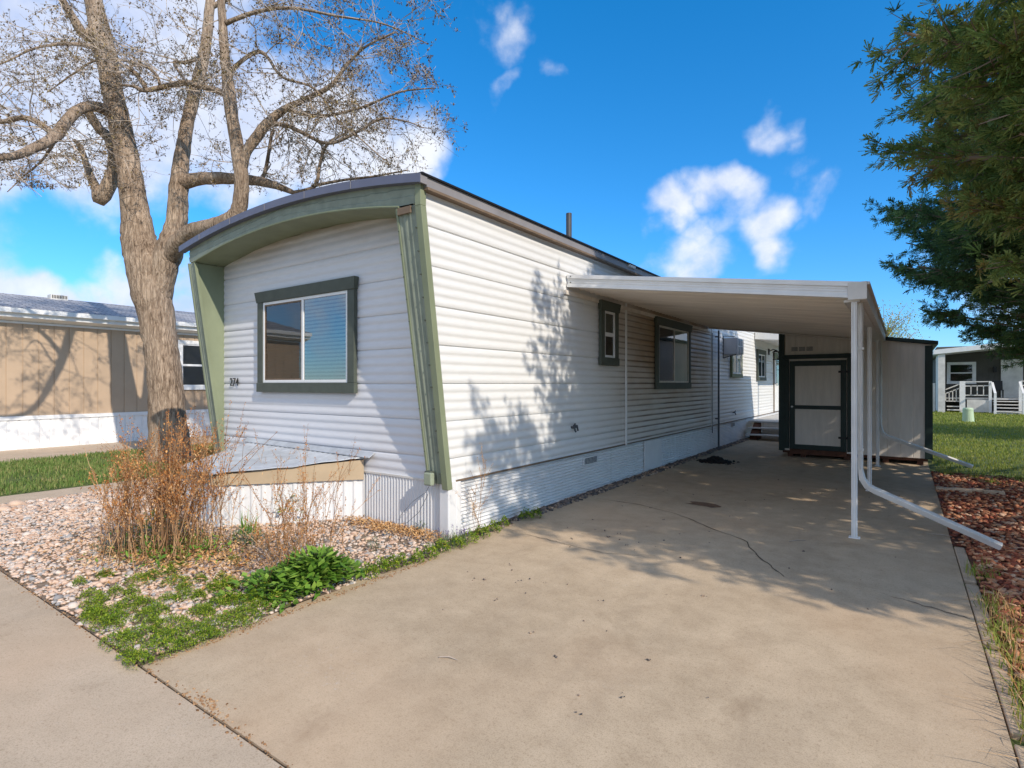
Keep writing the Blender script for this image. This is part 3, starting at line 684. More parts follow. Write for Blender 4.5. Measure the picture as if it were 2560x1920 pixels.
# porch roof over the deck
pr = thing('porch_roof', (-2.9, 17.85, 2.8), 'flat white porch roof over the rear steps and door', 'porch roof')
b = MB(); b.hexa([(-3.68,17.85,2.90),(-1.9,17.85,2.76),(-1.9,22.6,2.76),(-3.68,22.6,2.90),(-3.68,17.85,3.12),(-1.9,17.85,2.98),(-1.9,22.6,2.98),(-3.68,22.6,3.12)]); b.build('roof_slab', M['white'], pr, bevel=.01)
b = MB()
for y in (17.95, 22.5): b.box(-2.02,-1.95,y-.035,y+.035,0,2.77)
each(b, 'post', M['white'], pr)
# window air conditioner
ac = thing('air_conditioner', (-3.5, 14.65, 2.28), 'grey box air conditioner mounted high on the white side wall', 'air conditioner')
b = MB(); b.box(-3.685,-3.36,14.34,14.92,2.29,2.69); b.build('case', M['acbox'], ac, bevel=.01)
b = MB(); b.box(-3.359,-3.352,14.37,14.89,2.32,2.66); b.build('grille_back', M['black'], ac)
b = MB()
for k in range(14): b.box(-3.352,-3.343,14.37,14.89,2.33+k*.024,2.338+k*.024)
b.box(-3.352,-3.338,14.62,14.64,2.32,2.66); b.box(-3.352,-3.338,14.34,14.36,2.3,2.68); b.box(-3.352,-3.338,14.9,14.92,2.3,2.68); b.box(-3.352,-3.338,14.36,14.9,2.48,2.50)
b.build('grille', M['white'], ac)
b = MB(); b.beam((-3.69,14.33,2.75),(-3.69,14.33,2.2),.02,.02); b.beam((-3.69,14.33,2.2),(-3.38,14.33,2.28),.02,.02); b.beam((-3.69,14.33,2.74),(-3.4,14.33,2.72),.012,.012); b.build('bracket', M['black'], ac)
# deck and steps
st = thing('deck_steps', (-2.8, 16.3, 0), 'low grey deck with two open steps beside the shed, by the far door', 'steps')
for (y, z) in ((16.3, .16), (16.62, .33)):
    b = MB(); b.box(-3.60,-2.25,y,y+.30,z-.035,z); b.build('tread', M['deckgrey'], st, bevel=.005)
b = MB(); b.box(-3.66,-2.25,16.93,22.3,.455,.495); b.build('deck_floor', M['deckgrey'], st, bevel=.004)
b = MB()
for x in (-3.42, -2.4): b.hexa([(x-.1,16.40,0),(x+.1,16.40,0),(x+.1,17.0,0),(x-.1,17.0,0),(x-.1,16.44,.12),(x+.1,16.44,.12),(x+.1,17.0,.45),(x-.1,17.0,.45)])
each(b, 'stringer', M['wood'], st)
b = MB(); b.box(-3.3,-2.3,16.97,17.0,.0,.45); b.build('riser_board', M['shedwall'], st)
b = MB(); b.box(-3.50,-3.05,20.95,21.8,.497,.512); tag(b.build('door_mat', M['black']), 'dark door mat lying on the deck at the far door', 'mat')

# ------------------------------------------------------------------ hitch cover in front of the home
hc = thing('hitch_cover', (-6, 3.5, 0), 'low hitch cover of white ribbed metal with tan board and corrugated roof', 'hitch cover')
A_, B_, C_, D_ = Vector((-4.93,WY-.02,.72)), Vector((-5.97,2.92,.60)), Vector((-6.8,2.98,.60)), Vector((-7.32,WY-.02,.76))
def ribbed(p, q, z0, z1, pitch, depth, mat, nm, base=0.0):
    b = MB(); d = (q-p); d.z = 0; Ln = d.length; d.normalize(); nrm = Vector((d.y, -d.x, 0))
    k = int(Ln/(pitch/6))
    for i in range(k+1):
        s = i*Ln/k; ph = (i % 6); o = depth if ph in (1, 2) else 0
        a = p+d*s+nrm*(o+base)
        zt = z1(s/Ln); b.v += [(a.x, a.y, z0), (a.x, a.y, zt)]
    for i in range(k): b.f.append((2*i, 2*i+2, 2*i+3, 2*i+1))
    return b.build(nm, mat, hc)
Bf = Vector((-5.93,2.98,0)); Cf = Vector((-6.78,3.03,0)); Af = Vector((-4.97,WY-.02,0)); Df = Vector((-7.28,WY-.02,0))
ribbed(Bf, Af, -.01, lambda s: .485, .105, .012, M['skirt'], 'metal_panel')
ribbed(Cf, Bf, -.01, lambda s: .485, .105, .012, M['skirt'], 'metal_panel')
ribbed(Df, Cf, -.01, lambda s: .485, .105, .012, M['skirt'], 'metal_panel')
b = MB()
def board(p, q, zb, zp, zq, w=.02):
    d = (q-p).normalized(); nr_ = Vector((d.y, -d.x, 0))
    p0, p1 = p-nr_*.0+nr_*.014, p+nr_*(.014+w); q0, q1 = q+nr_*.014, q+nr_*(.014+w)
    b.hexa([(p0.x,p0.y,zb),(q0.x,q0.y,zb),(q1.x,q1.y,zb),(p1.x,p1.y,zb),(p0.x,p0.y,zp),(q0.x,q0.y,zq),(q1.x,q1.y,zq),(p1.x,p1.y,zp)])
board(Bf, Af, .48, .592, .70); b.build('tan_board', M['tanboard'], hc)
b = MB(); board(Cf, Bf, .48, .585, .585); board(Df, Cf, .48, .73, .585); b.build('tan_board', M['tanboard'], hc)
# corrugated roof: ruled surface wall edge -> front edge, ribs run from the wall outwards
b = MB(); NU = 150; NV = 10
for i in range(NU+1):
    s = i/NU
    w0 = (A_+Vector((.03,0,0))).lerp(D_, s); f0 = (B_+Vector((.07,-.02,0))).lerp(C_, s)
    for j in range(NV+1):
        r = j/NV; q = w0.lerp(f0, r)
        o = .010*math.sin(s*2*math.pi*24)+.008*math.sin(r*9+s*2)*(1-s)+.006*math.sin(r*23)*(1 if s < .02 else .3)
        b.v.append((q.x, q.y, q.z+o))
for i in range(NU):
    for j in range(NV):
        a = i*(NV+1)+j; b.f.append((a, a+1, a+NV+2, a+NV+1))
o = b.build('corrugated_roof', M['galv'], hc, smooth=True); md = o.modifiers.new('s', 'SOLIDIFY'); md.thickness = .004; md.offset = -1
b = MB(); b.hexa([(-7.4,WY-.09,.765),(-4.80,WY-.09,.735),(-4.80,WY-.014,.775),(-7.4,WY-.014,.80),(-7.4,WY-.09,.772),(-4.80,WY-.09,.742),(-4.80,WY-.014,.79),(-7.4,WY-.014,.815)]); b.build('flashing', M['galv'], hc)

# ------------------------------------------------------------------ carport
cp = thing('carport', (-2.0, 9.8, 0), 'white metal lean-to carport on three posts over the driveway', 'carport')
Y0, Y1, XR = 6.50, 13.05, -0.36
def zc(x): return 2.85+(2.40-2.85)*(x-WX)/(XR-WX)
b = MB(); ysl = []; y = Y0+.05
while y < Y1-.02:
    ysl += [(y, 0), (y+.100, 0), (y+.105, .035), (y+.125, .035), (y+.130, 0)]; y += .16
for (yy, o) in ysl:
    for x in (WX+.02, XR): b.v.append((x, yy, zc(x)+.045-o))
for i in range(len(ysl)-1): b.f.append((2*i, 2*i+1, 2*i+3, 2*i+2))
k = len(b.v); b.v += [(WX+.02,Y0,zc(WX)+.10),(XR,Y0,zc(XR)+.10),(XR,Y1,zc(XR)+.10),(WX+.02,Y1,zc(WX)+.10)]; b.f.append((k,k+1,k+2,k+3))
b.build('roof_pan', M['pan'], cp)
b = MB()
def cross(z0, z1, y0, y1, x0=WX+.02, x1=XR-.0):
    b.hexa([(x0,y0,zc(x0)+z0),(x1,y0,zc(x1)+z0),(x1,y1,zc(x1)+z0),(x0,y1,zc(x0)+z0),(x0,y0,zc(x0)+z1),(x1,y0,zc(x1)+z1),(x1,y1,zc(x1)+z1),(x0,y1,zc(x0)+z1)])
cross(.03, .115, Y0-.02, Y0+.01); cross(.0, .03, Y0-.035, Y0+.02); cross(.115, .165, Y0-.038, Y0+.02); cross(.060, .068, Y0-.026, Y0-.0201); cross(.088, .096, Y0-.026, Y0-.0201)
b.build('front_fascia', M['white'], cp, bevel=.004)
b = MB(); cross(-.02, .14, Y1, Y1+.04); cross(-.02, .0, Y1-.1, Y1-.001); b.build('rear_beam', M['pan'], cp)
b = MB(); b.box(XR+.001, XR+.06, Y0-.04, Y1+.04, 2.385, 2.56); b.box(XR+.06, XR+.085, Y0-.04, Y1+.04, 2.53, 2.56); b.build('gutter', M['white_dirty'], cp, bevel=.005)
b = MB(); b.box(XR-.14, XR-.0, Y0+.02, Y1, 2.375, 2.40); b.build('side_beam', M['white_dirty'], cp)
def post(y, x=XR-.05):
    b = MB(); b.box(x-.026, x+.026, y-.026, y+.026, 0.012, 2.375); b.box(x-.05, x+.05, y-.045, y+.045, 0.0, .011); p = b.build('post', M['white'], cp, bevel=.006)
    b = MB(); b.box(x-.019, x-.006, y-.030, y-.027, .02, 2.36); b.box(x+.006, x+.019, y-.030, y-.027, .02, 2.36); b.build('post_rib', M['white_dirty'], p)
b = MB()
for (x_, z_) in ((XR-.03, 2.50), (XR-.03, 2.44), (WX+.08, 2.90), (WX+.08, 2.98)): b.tube([(x_, Y0-.046, z_), (x_, Y0-.036, z_)], .008, 8)
each(b, 'screw', M['greymetal'], cp)
b = MB(); b.box(XR-.10, XR+.062, Y0-.050, Y0-.0405, 2.388, 2.562); b.build('end_cap', M['white_dirty'], cp, bevel=.003)
post(6.55); post(9.55); post(12.5)
def spout(y, zb, xe, ze, w=.075):
    x = XR-.005; b = MB()
    path = [(x,y,2.40),(x+.0,y,2.1),(x,y,zb+.16),(x+.015,y,zb+.06),(x+.06,y,zb-.01),(x+.12,y,zb-.045),(xe,y-.02,ze)]
    b.tube(path, [.032,.028,.028,.036,.040,.040,.040], 4, True)
    # flutes
    for k in (0,):
        b.tube([Vector(p)+Vector((0,-.036,0)) for p in path[:3]], .008, 4)
    o = b.build('downspout', M['white_dirty'], cp, bevel=.006)
    q = MB()
    for z_ in (1.9, zb+.35): q.box(x-.075, x+.032, y-.034, y-.030, z_, z_+.025)
    each(q, 'strap', M['white_dirty'], o)
    return o
spout(6.70, .52, .72, .07); spout(12.62, .60, .98, .10)

# ------------------------------------------------------------------ storage shed
sh = thing('storage_shed', (-0.9, 14.9, 0), 'grey panelled storage shed with dark green trim and single door', 'shed')
SX0, SX1, SYF, SYB = -2.2, 0.42, 13.15, 16.9
def zs_(x): return 2.69-.150*(x+2.2)
b = MB()
g = [SX0]; x = SX0+.10
while x < SX1-.05:
    g += [x, x+.005, x+.010, x+.015]; x += .203
g.append(SX1)
for i, x in enumerate(g):
    o = .006 if (i % 4 in (2, 3) and 0 < i < len(g)-1) else 0
    b.v += [(x, SYF+o, .13), (x, SYF+o, zs_(x))]
for i in range(len(g)-1): b.f.append((2*i, 2*i+2, 2*i+3, 2*i+1))
k = len(b.v); b.v += [(SX1,SYF,.13),(SX1,SYB,.13),(SX1,SYB,zs_(SX1)),(SX1,SYF,zs_(SX1)),(SX0,SYF,.13),(SX0,SYB,.13),(SX0,SYB,zs_(SX0)),(SX0,SYF,zs_(SX0))]
b.f += [(k,k+1,k+2,k+3),(k+4,k+7,k+6,k+5),(k+1,k+5,k+6,k+2),(k,k+4,k+5,k+1)]
b.build('wall', M['shedwall'], sh)
b = MB()
b.box(SX0-.02,SX0+.10,SYF-.022,SYF-.002,.12,zs_(SX0)-.01); b.box(SX1-.10,SX1+.02,SYF-.022,SYF-.002,.12,zs_(SX1)-.02)
b.box(SX1+.001,SX1+.02,SYF-.001,SYF+.1,.12,zs_(SX1)-.02); each(b, 'corner_board', M['darkgreen'], sh, bevel=.003)
b = MB(); b.hexa([(SX0-.08,SYF-.10,zs_(SX0)+.01),(SX1+.10,SYF-.10,zs_(SX1)-.005),(SX1+.10,SYB+.1,zs_(SX1)-.005),(SX0-.08,SYB+.1,zs_(SX0)+.01),
        (SX0-.08,SYF-.10,zs_(SX0)+.08),(SX1+.10,SYF-.10,zs_(SX1)+.06),(SX1+.10,SYB+.1,zs_(SX1)+.06),(SX0-.08,SYB+.1,zs_(SX0)+.08)])
b.build('roof', M['darkgreen'], sh)
dx0, dx1, dz0, dz1 = -2.10, -0.86, .17, 2.10
b = MB(); b.box(dx0+.18,dx1-.18,SYF-.03,SYF-.004,dz0+.06,dz1-.04); dr = b.build('door', M['shedwall'], sh)
b = MB()
b.box(dx0+.10,dx0+.20,SYF-.05,SYF-.031,dz0,dz1-.06); b.box(dx1-.20,dx1-.10,SYF-.05,SYF-.031,dz0,dz1-.06)
b.box(dx0+.201,dx1-.201,SYF-.05,SYF-.031,dz0,dz0+.10); b.box(dx0+.201,dx1-.201,SYF-.05,SYF-.031,dz1-.17,dz1-.06); b.box(dx0+.201,dx1-.201,SYF-.05,SYF-.031,1.02,1.10)
b.build('door_rail', M['darkgreen'], dr, bevel=.003)
b = MB(); b.tube([(dx0+.15,SYF-.05,1.07),(dx0+.15,SYF-.11,1.07)], .018, 8); b.build('handle', M['white'], dr)
b = MB()
for z in (.45, 1.8): b.box(dx1-.24,dx1-.02,SYF-.058,SYF-.051,z-.02,z+.02)
each(b, 'hinge', M['black'], dr)
b = MB(); b.box(dx0,dx0+.085,SYF-.03,SYF-.004,.17,dz1-.02); b.box(dx1-.085,dx1,SYF-.03,SYF-.004,.17,dz1-.02)
b.hexa([(dx0-.02,SYF-.06,dz1-.018),(dx1+.02,SYF-.06,dz1-.018),(dx1+.02,SYF-.004,dz1-.018),(dx0-.02,SYF-.004,dz1-.018),(dx0-.05,SYF-.075,dz1+.07),(dx1+.05,SYF-.075,dz1+.07),(dx1+.05,SYF-.004,dz1+.07),(dx0-.05,SYF-.004,dz1+.07)])
b.build('door_trim', M['darkgreen'], sh, bevel=.003)
b = MB(); b.box(-1.98,-1.55,SYF-.015,SYF-.002,2.24,2.345); vt = b.build('vent', M['shedwall'], sh)
b = MB()
for k in range(3):
    for j in range(5): b.box(-1.97+k*.142,-1.85+k*.142,SYF-.020,SYF-.0155,2.252+j*.018,2.262+j*.018)
b.build('louvre', M['greymetal'], vt)
b = MB(); b.box(dx0+.1,dx1-.1,SYF-.04,SYF+.05,.06,.165)
b.build('sill_beam', M['wood'], sh)
b = MB(); b.box(SX0+.05,SX1-.05,SYF+.05,SYB-.1,.07,.128)
for x in (-2.0,-1.75,-.95,-.3,.25): b.box(x-.05,x+.05,SYF+.02,SYB-.05,.0,.07)
each(b, 'skid', M['wood'], sh)

# ------------------------------------------------------------------ neighbour home on the left
nh = thing('tan_home', (-19.5, 9, 0), 'tan manufactured home with white skirting and grey shingle roof', 'mobile home')
NX = -17.1
b = MB(); yy = -3.2; pts = []
while yy < 24: pts += [(yy, 0), (yy+.012, 0), (yy+.015, .012), (yy+.030, .012), (yy+.033, 0)]; yy += .30
for (y, o) in pts: b.v += [(NX-o, y, .78), (NX-o, y, 3.06)]
for i in range(len(pts)-1): b.f.append((2*i, 2*i+2, 2*i+3, 2*i+1))
b.build('wall', M['tan_wall'], nh)
b = MB(); b.box(-23, NX-.02, 23.9, 24, 0, 3.1); b.box(-23,-22.95,-3.2,24,0,3.1); b.box(-23,NX-.02,-3.2,-3.15,0,3.1); b.build('end_wall', M['tan_wall'], nh)
b = MB(); yy = -3.2; pts = []
while yy < 24: pts += [(yy, 0), (yy+.13, 0), (yy+.14, .014), (yy+.17, .014), (yy+.18, 0)]; yy += .20
for (y, o) in pts: b.v += [(NX+.02-o, y, 0), (NX+.02-o, y, .70)]
for i in range(len(pts)-1): b.f.append((2*i, 2*i+2, 2*i+3, 2*i+1))
b.build('skirting', M['white'], nh)
b = MB(); b.box(NX+.0, NX+.045, -3.2, 24, .70, .79); b.build('skirt_rail', M['white'], nh)
b = MB(); b.hexa([(NX-.03,-3.4,3.03),(NX+.25,-3.4,3.10),(NX+.25,24.2,3.10),(NX-.03,24.2,3.03),(NX-.03,-3.4,3.06),(NX+.25,-3.4,3.13),(NX+.25,24.2,3.13),(NX-.03,24.2,3.06)])
b.box(NX+.25,NX+.30,-3.4,24.2,3.10,3.24); b.box(NX+.30,NX+.40,-3.4,24.2,3.20,3.31); b.box(NX-.02,NX+.02,-3.2,24,2.98,3.03); b.build('eave_gutter', M['white'], nh)
b = MB(); b.quad((NX+.33,-3.5,3.32),(NX+.33,24.3,3.32),(-20.0,24.3,4.02),(-20.0,-3.5,4.02)); b.quad((-20,-3.5,4.02),(-20,24.3,4.02),(-23.3,24.3,3.3),(-23.3,-3.5,3.3))
rf = b.build('roof', M['shingle'], nh)
b = MB(); b.box(-20.0,-19.7,5.25,5.65,3.93,4.10); v_ = b.build('roof_vent', M['white_dirty'], rf, bevel=.01)
b = MB()
for k in range(10): b.box(-19.699,-19.69,5.28+k*.036,5.295+k*.036,3.99,4.08)
b.build('vent_slats', M['black'], v_)
NO, NA, NN = (NX+.002, 0, 0), (0, 1, 0), (1, 0, 0)
window(nh, NO, NA, NN, 7.45, 8.6, 1.38, 2.82, style='hung', trim=M['white'], left='dark', right='dark', tw=.11, crown=False, extra=.11)
window(nh, NO, NA, NN, 15.0, 16.2, 1.38, 2.82, style='hung', trim=M['white'], left='dark', right='dark', tw=.11, crown=False, extra=.11)

# ------------------------------------------------------------------ far home with porch on the right
fh = thing('porch_home', (5, 41, 0), 'taupe home with shaded porch and white railing across the lawn', 'house')
b = MB(); b.box(1.55, 12, 40.6, 50, 0, 3.7)
x = 1.6
while x < 12: b.box(x, x+.03, 40.585, 40.599, .8, 3.6); x += .25
b.build('wall', M['farwall'], fh)
b = MB(); b.hexa([(1.3,37.8,3.16),(11.5,37.8,4.15),(11.5,50.5,4.15),(1.3,50.5,3.16),(1.3,37.8,3.40),(11.5,37.8,4.45),(11.5,50.5,4.45),(1.3,50.5,3.40)]); b.build('roof', M['white'], fh)
b = MB(); b.box(1.5,1.80,37.9,38.2,0,3.2); b.box(1.50,1.55,38.2,40.6,0,3.2); b.box(1.28,1.40,38.5,38.6,0,1.6); each(b, 'porch_end_panel', M['white_dirty'], fh)
window(fh, (0,40.58,0), (1,0,0), (0,-1,0), 2.0, 3.3, 1.55, 2.80, style='hung', trim=M['white'], left='dark', right='dark', tw=.13, crown=False, extra=.12)
b = MB(); b.box(4.35,5.25,40.5,40.57,.8,2.9); b.build('door', M['white_dirty'], fh)
b = MB(); b.box(1.8,6.8,38.5,40.58,.72,.80); b.build('porch_floor', M['deckgrey'], fh)
b = MB(); b.box(2.75,3.68,38.42,38.48,.05,.70); b.box(1.9,2.55,38.44,38.5,.30,.36); b.box(1.9,2.55,38.3,38.36,.12,.18); b.box(5.0,6.8,38.42,38.48,.05,.70); each(b, 'porch_skirt', M['white_dirty'], fh)
def rail(xa, xb, za0, za1, nb, low=.95):
    b = MB(); b.beam((xa,38.45,za0),(xb,38.45,za1),.09,.05); b.beam((xa,38.45,za0-.22),(xb,38.45,za1-.22),.04,.05) ; b.beam((xa,38.45,low),(xb,38.45,low),.04,.05)
    for i in range(nb+1):
        x = xa+(xb-xa)*i/nb; zt = za0+(za1-za0)*i/nb; b.beam((x,38.45,low),(x,38.45,zt-.2),.04,.04)
    b.build('railing', M['white_dirty'], fh)
rail(2.66,3.69,1.66,1.68,4); rail(1.85,2.45,1.25,1.55,4,.62); rail(4.9,6.8,1.7,1.72,8)
b = MB()
for x in (2.5,2.62,3.70,4.88,6.8): b.box(x-.06,x+.06,38.38,38.5,0,1.7)
each(b, 'porch_post', M['white'], fh)
for k in range(4):
    b = MB(); b.box(3.80,4.82,37.3+k*.28,37.6+k*.28,.14+k*.16,.18+k*.16); b.build('tread', M['white_dirty'], fh)
b = MB(); b.box(3.8,4.8,37.45,38.4,.0,.10)
for x in (3.78, 4.86): b.beam((x,38.4,1.62),(x,37.2,1.05),.10,.05); b.box(x-.05,x+.05,37.2,37.3,0,1.05)
each(b, 'stair_rail', M['white'], fh)
for x in (4.1, 5.5):
    b = MB(); b.box(x-.07,x+.07,40.42,40.57,2.2,2.5); b.build('porch_lamp', M['black'], fh)
ch = thing('porch_chair', (4.15, 39.6, .8), 'dark metal chair standing on the far shaded porch', 'chair')
b = MB(); b.box(3.95,4.35,39.4,39.8,1.2,1.24); b.build('seat', M['black'], ch)
b = MB(); b.hexa([(3.95,39.78,1.24),(4.35,39.78,1.24),(4.35,39.82,1.24),(3.95,39.82,1.24),(3.95,39.9,1.72),(4.35,39.9,1.72),(4.35,39.94,1.72),(3.95,39.94,1.72)]); b.build('backrest', M['black'], ch)
for x in (3.97, 4.33):
    for y in (39.42, 39.78):
        b = MB(); b.box(x-.015,x+.015,y-.015,y+.015,.80,1.2); b.build('leg', M['black'], ch)
# utility pedestal
pd = thing('utility_pedestal', (2.13, 29.2, 0), 'pale green tapered utility pedestal standing alone on the lawn', 'utility box')
b = MB(); n = 20
b.tube([(2.13,29.2,0),(2.13,29.2,.03),(2.12,29.2,.54),(2.12,29.2,.58)], [.20,.195,.17,.14], n); b.build('cover', M['pedestal'], pd, smooth=False)
b = MB(); b.tube([(2.12,29.2,.48),(2.12,29.2,.50)], .178, n); b.build('cap_ring', M['pedestal'], pd)

# ------------------------------------------------------------------ scatter helpers
def ico():
    t = (1+5**.5)/2
    v = np.array([(-1,t,0),(1,t,0),(-1,-t,0),(1,-t,0),(0,-1,t),(0,1,t),(0,-1,-t),(0,1,-t),(t,0,-1),(t,0,1),(-t,0,-1),(-t,0,1)], float)
    v /= np.linalg.norm(v[0])
    f = np.array([(0,11,5),(0,5,1),(0,1,7),(0,7,10),(0,10,11),(1,5,9),(5,11,4),(11,10,2),(10,7,6),(7,1,8),(3,9,4),(3,4,2),(3,2,6),(3,6,8),(3,8,9),(4,9,5),(2,4,11),(6,2,10),(8,6,7),(9,8,1)])
    return v, f
def stones(name, pts, size, mat, flat=0.55, parent=None, jit=.28, smooth=False):
    """pts (n,3) centres, size (n,)"""
    v, f = ico(); n = len(pts)
    V = v[None]*(1+rng.uniform(-jit, jit, (n, 12, 1)))
    V = V*np.stack([rng.uniform(.7, 1.4, n), rng.uniform(.6, 1.1, n), rng.uniform(.8, 1.2, n)*flat], 1)[:, None, :]
    V = V*size[:, None, None]
    tx = rng.normal(0, .35, n); c, s = np.cos(tx), np.sin(tx)
    y = V[:, :, 1]*c[:, None]-V[:, :, 2]*s[:, None]; z = V[:, :, 1]*s[:, None]+V[:, :, 2]*c[:, None]; V[:, :, 1] = y; V[:, :, 2] = z
    a = rng.uniform(0, 6.283, n); c, s = np.cos(a), np.sin(a)
    x = V[:, :, 0]*c[:, None]-V[:, :, 1]*s[:, None]; y = V[:, :, 0]*s[:, None]+V[:, :, 1]*c[:, None]; V[:, :, 0] = x; V[:, :, 1] = y
    V = V+pts[:, None, :]
    F = f[None]+(np.arange(n)*12)[:, None, None]
    return np_obj(name, V.reshape(-1, 3), F.reshape(-1, 3), mat, parent, smooth)
def blades(name, pts, h, w, mat, lean=.5, parent=None, curl=True):
    """grass blades: two-segment tapered strips"""
    n = len(pts); a = rng.uniform(0, 6.283, n); l = rng.normal(0, lean, n); d = np.stack([np.cos(a), np.sin(a), np.zeros(n)], 1)
    p = np.stack([-np.sin(a), np.cos(a), np.zeros(n)], 1); up = np.array([0, 0, 1.])
    hh = h[:, None]; ww = w[:, None]; l = l[:, None]
    m1 = pts+up*hh*.55+d*hh*l*.3; tp = pts+up*hh*(1-.25*np.abs(l))+d*hh*l
    V = np.stack([pts-p*ww/2, pts+p*ww/2, m1+p*ww*.4, m1-p*ww*.4, tp+p*ww*.05, tp-p*ww*.05], 1)
    k = np.arange(n)[:, None]*6
    F = np.concatenate([np.array([[0,1,2,3]])+k, np.array([[3,2,4,5]])+k])
    return np_obj(name, V.reshape(-1, 3), F, mat, parent)
def in_poly_rect(n, x0, x1, y0, y1): return np.stack([rng.uniform(x0, x1, n), rng.uniform(y0, y1, n), np.zeros(n)], 1)
# gravel
def bed_z(x, y): return 0.05*np.exp(-((x+7.0)**2)/6)*np.clip((y-1.3)*1.2, 0, 1)+.012*np.sin(x*5)*np.sin(y*6)+.012
xr = lambda y: -3.44-0.06*np.clip((y-1.3)/2.9, 0, 1)
p = in_poly_rect(23000, -9.35, -3.42, 1.32, 4.13)
p = p[p[:, 0] < xr(p[:, 1])-.015]
sz = rng.uniform(.009, .021, len(p))*(1+1.1*(rng.random(len(p)) > .93))
near = p[:, 1] < 2.9; keep = near | (rng.random(len(p)) > .25); p = p[keep]; sz = sz[keep]
p[:, 2] = bed_z(p[:, 0], p[:, 1])-.006
tag(stones('gravel', p, sz, M['stone']), 'pink and grey river gravel filling the front garden bed', 'gravel', kind='stuff')
# gravel bed mound beneath
gx = np.linspace(-9.35, -3.47, 80); gy = np.linspace(1.33, 4.14, 40); X_, Y_ = np.meshgrid(gx, gy); Z_ = bed_z(X_, Y_)-.014
Vv = np.stack([X_, Y_, Z_], -1).reshape(-1, 3); idx = np.arange(80*40).reshape(40, 80)
Fq = np.stack([idx[:-1, :-1], idx[:-1, 1:], idx[1:, 1:], idx[1:, :-1]], -1).reshape(-1, 4)
tag(np_obj('gravel_mound', Vv, Fq, M['gravelbase']), kind='structure')
tp = [PG(45,1262,.03), PG(12,1275,.02), PG(180,1290,.03), PG(345,1400,.03), PG(195,1320,.03)]
for i, (q, s, lb) in enumerate(zip(tp, (.13, .09, .07, .06, .06), ('large pink rock at the left edge of the gravel bed', 'pale rock beside the path at the far left', 'round tan rock in the upper gravel bed', 'cream rock near the dry shrub base', 'flat grey rock in the gravel bed'))):
    o = stones('rock', np.array([[q.x, q.y, .03]]), np.array([s]), M['stone'], .6); md = o.modifiers.new('s', 'SUBSURF'); md.levels = 1; md.render_levels = 2
    tag(o, lb, 'rock')
# wall foot stones
p = in_poly_rect(2600, -3.68, -3.52, 4.4, 16.3); p[:, 2] = .006
p = p[rng.random(len(p)) < np.clip((p[:, 1]-5.2)/1.5, .25, 1)]
tag(stones('edge_gravel', p, rng.uniform(.012, .034, len(p)), M['darkstone'], .8), 'dark gravel and debris strip along the foot of the side wall', 'gravel', kind='stuff')
# mulch
p = np.concatenate([in_poly_rect(11500, .49, 2.4, 1.35, 7), in_poly_rect(8000, .40, 3.2, 6.5, 12.2)])
p = p[(p[:, 0] > .40) & (p[:, 0] > .49-(p[:, 1] > 6.8)*.09)]; p[:, 2] = rng.uniform(-.004, .02, len(p))
tag(stones('red_mulch', p, rng.uniform(.014, .038, len(p)), M['mulch'], .45, jit=.35), 'reddish rock and bark mulch bed right of the driveway', 'mulch', kind='stuff')
# lawn blades
def view_ok(p):
    t = -SY*p[:, 0]+CY*p[:, 1]; lat = CY*p[:, 0]+SY*p[:, 1]; return (t > .4) & (np.abs(lat/np.maximum(t, .1)) < 1.05)
p = in_poly_rect(120000, .45, 9, 12.0, 40); p = p[view_ok(p)]
wgt = np.clip(16/p[:, 1], 0, 1)**1.5; p = p[rng.random(len(p)) < wgt]; s_ = p[:, 1]/14
tag(blades('lawn_grass', p, rng.uniform(.03, .065, len(p))*(.8+.25*s_), .008*s_*rng.uniform(.8, 1.6, len(p)), M['grass']), 'sunlit yellow green lawn beyond the shed', 'grass', kind='stuff')
p = in_poly_rect(52000, -14.6, -10.2, 1.5, 14); p = p[view_ok(p)]
patch = np.sin(p[:, 0]*2.1+1)*np.sin(p[:, 1]*1.7)+rng.normal(0, .5, len(p)); p = p[patch > -.75]
tag(blades('grass_strip', p, rng.uniform(.04, .09, len(p)), np.full(len(p), .012)*rng.uniform(.7, 1.4, len(p)), M['grass_thin']), 'thin green grass strip between the path and the tan home', 'grass', kind='stuff')
# weeds along drive right edge
cl = [(.50, y) for y in (2.3,2.6,2.95,3.3,3.7,4.1,4.5,5.0,5.9)]+[(.8,2.7),(.7,3.3),(.95,11.9),(1.5,12.0),(.6,12.1),(1.1,11.4),(.62,4.4)]
pp = []
for (x, y) in cl:
    k = int(random.uniform(60, 150)); pp.append(np.stack([rng.normal(x, .06, k), rng.normal(y, .12, k), np.zeros(k)], 1))
p = np.concatenate(pp); p = p[p[:, 0] > .40]
tag(blades('edge_weeds', p, rng.uniform(.03, .11, len(p)), rng.uniform(.004, .009, len(p)), M['grass'], .7), 'tufts of weedy grass along the right driveway edge', 'grass', kind='stuff')
k = 420; p = np.stack([rng.normal(.53, .06, k), rng.uniform(2.2, 5.2, k), np.full(k, .01)], 1); p = p[p[:, 0] > .4]
tag(blades('dry_grass', p, rng.uniform(.05, .16, len(p)), rng.uniform(.003, .006, len(p)), M['straw'], 1.2), 'dry straw grass lying along the right driveway edge', 'dry grass', kind='stuff')

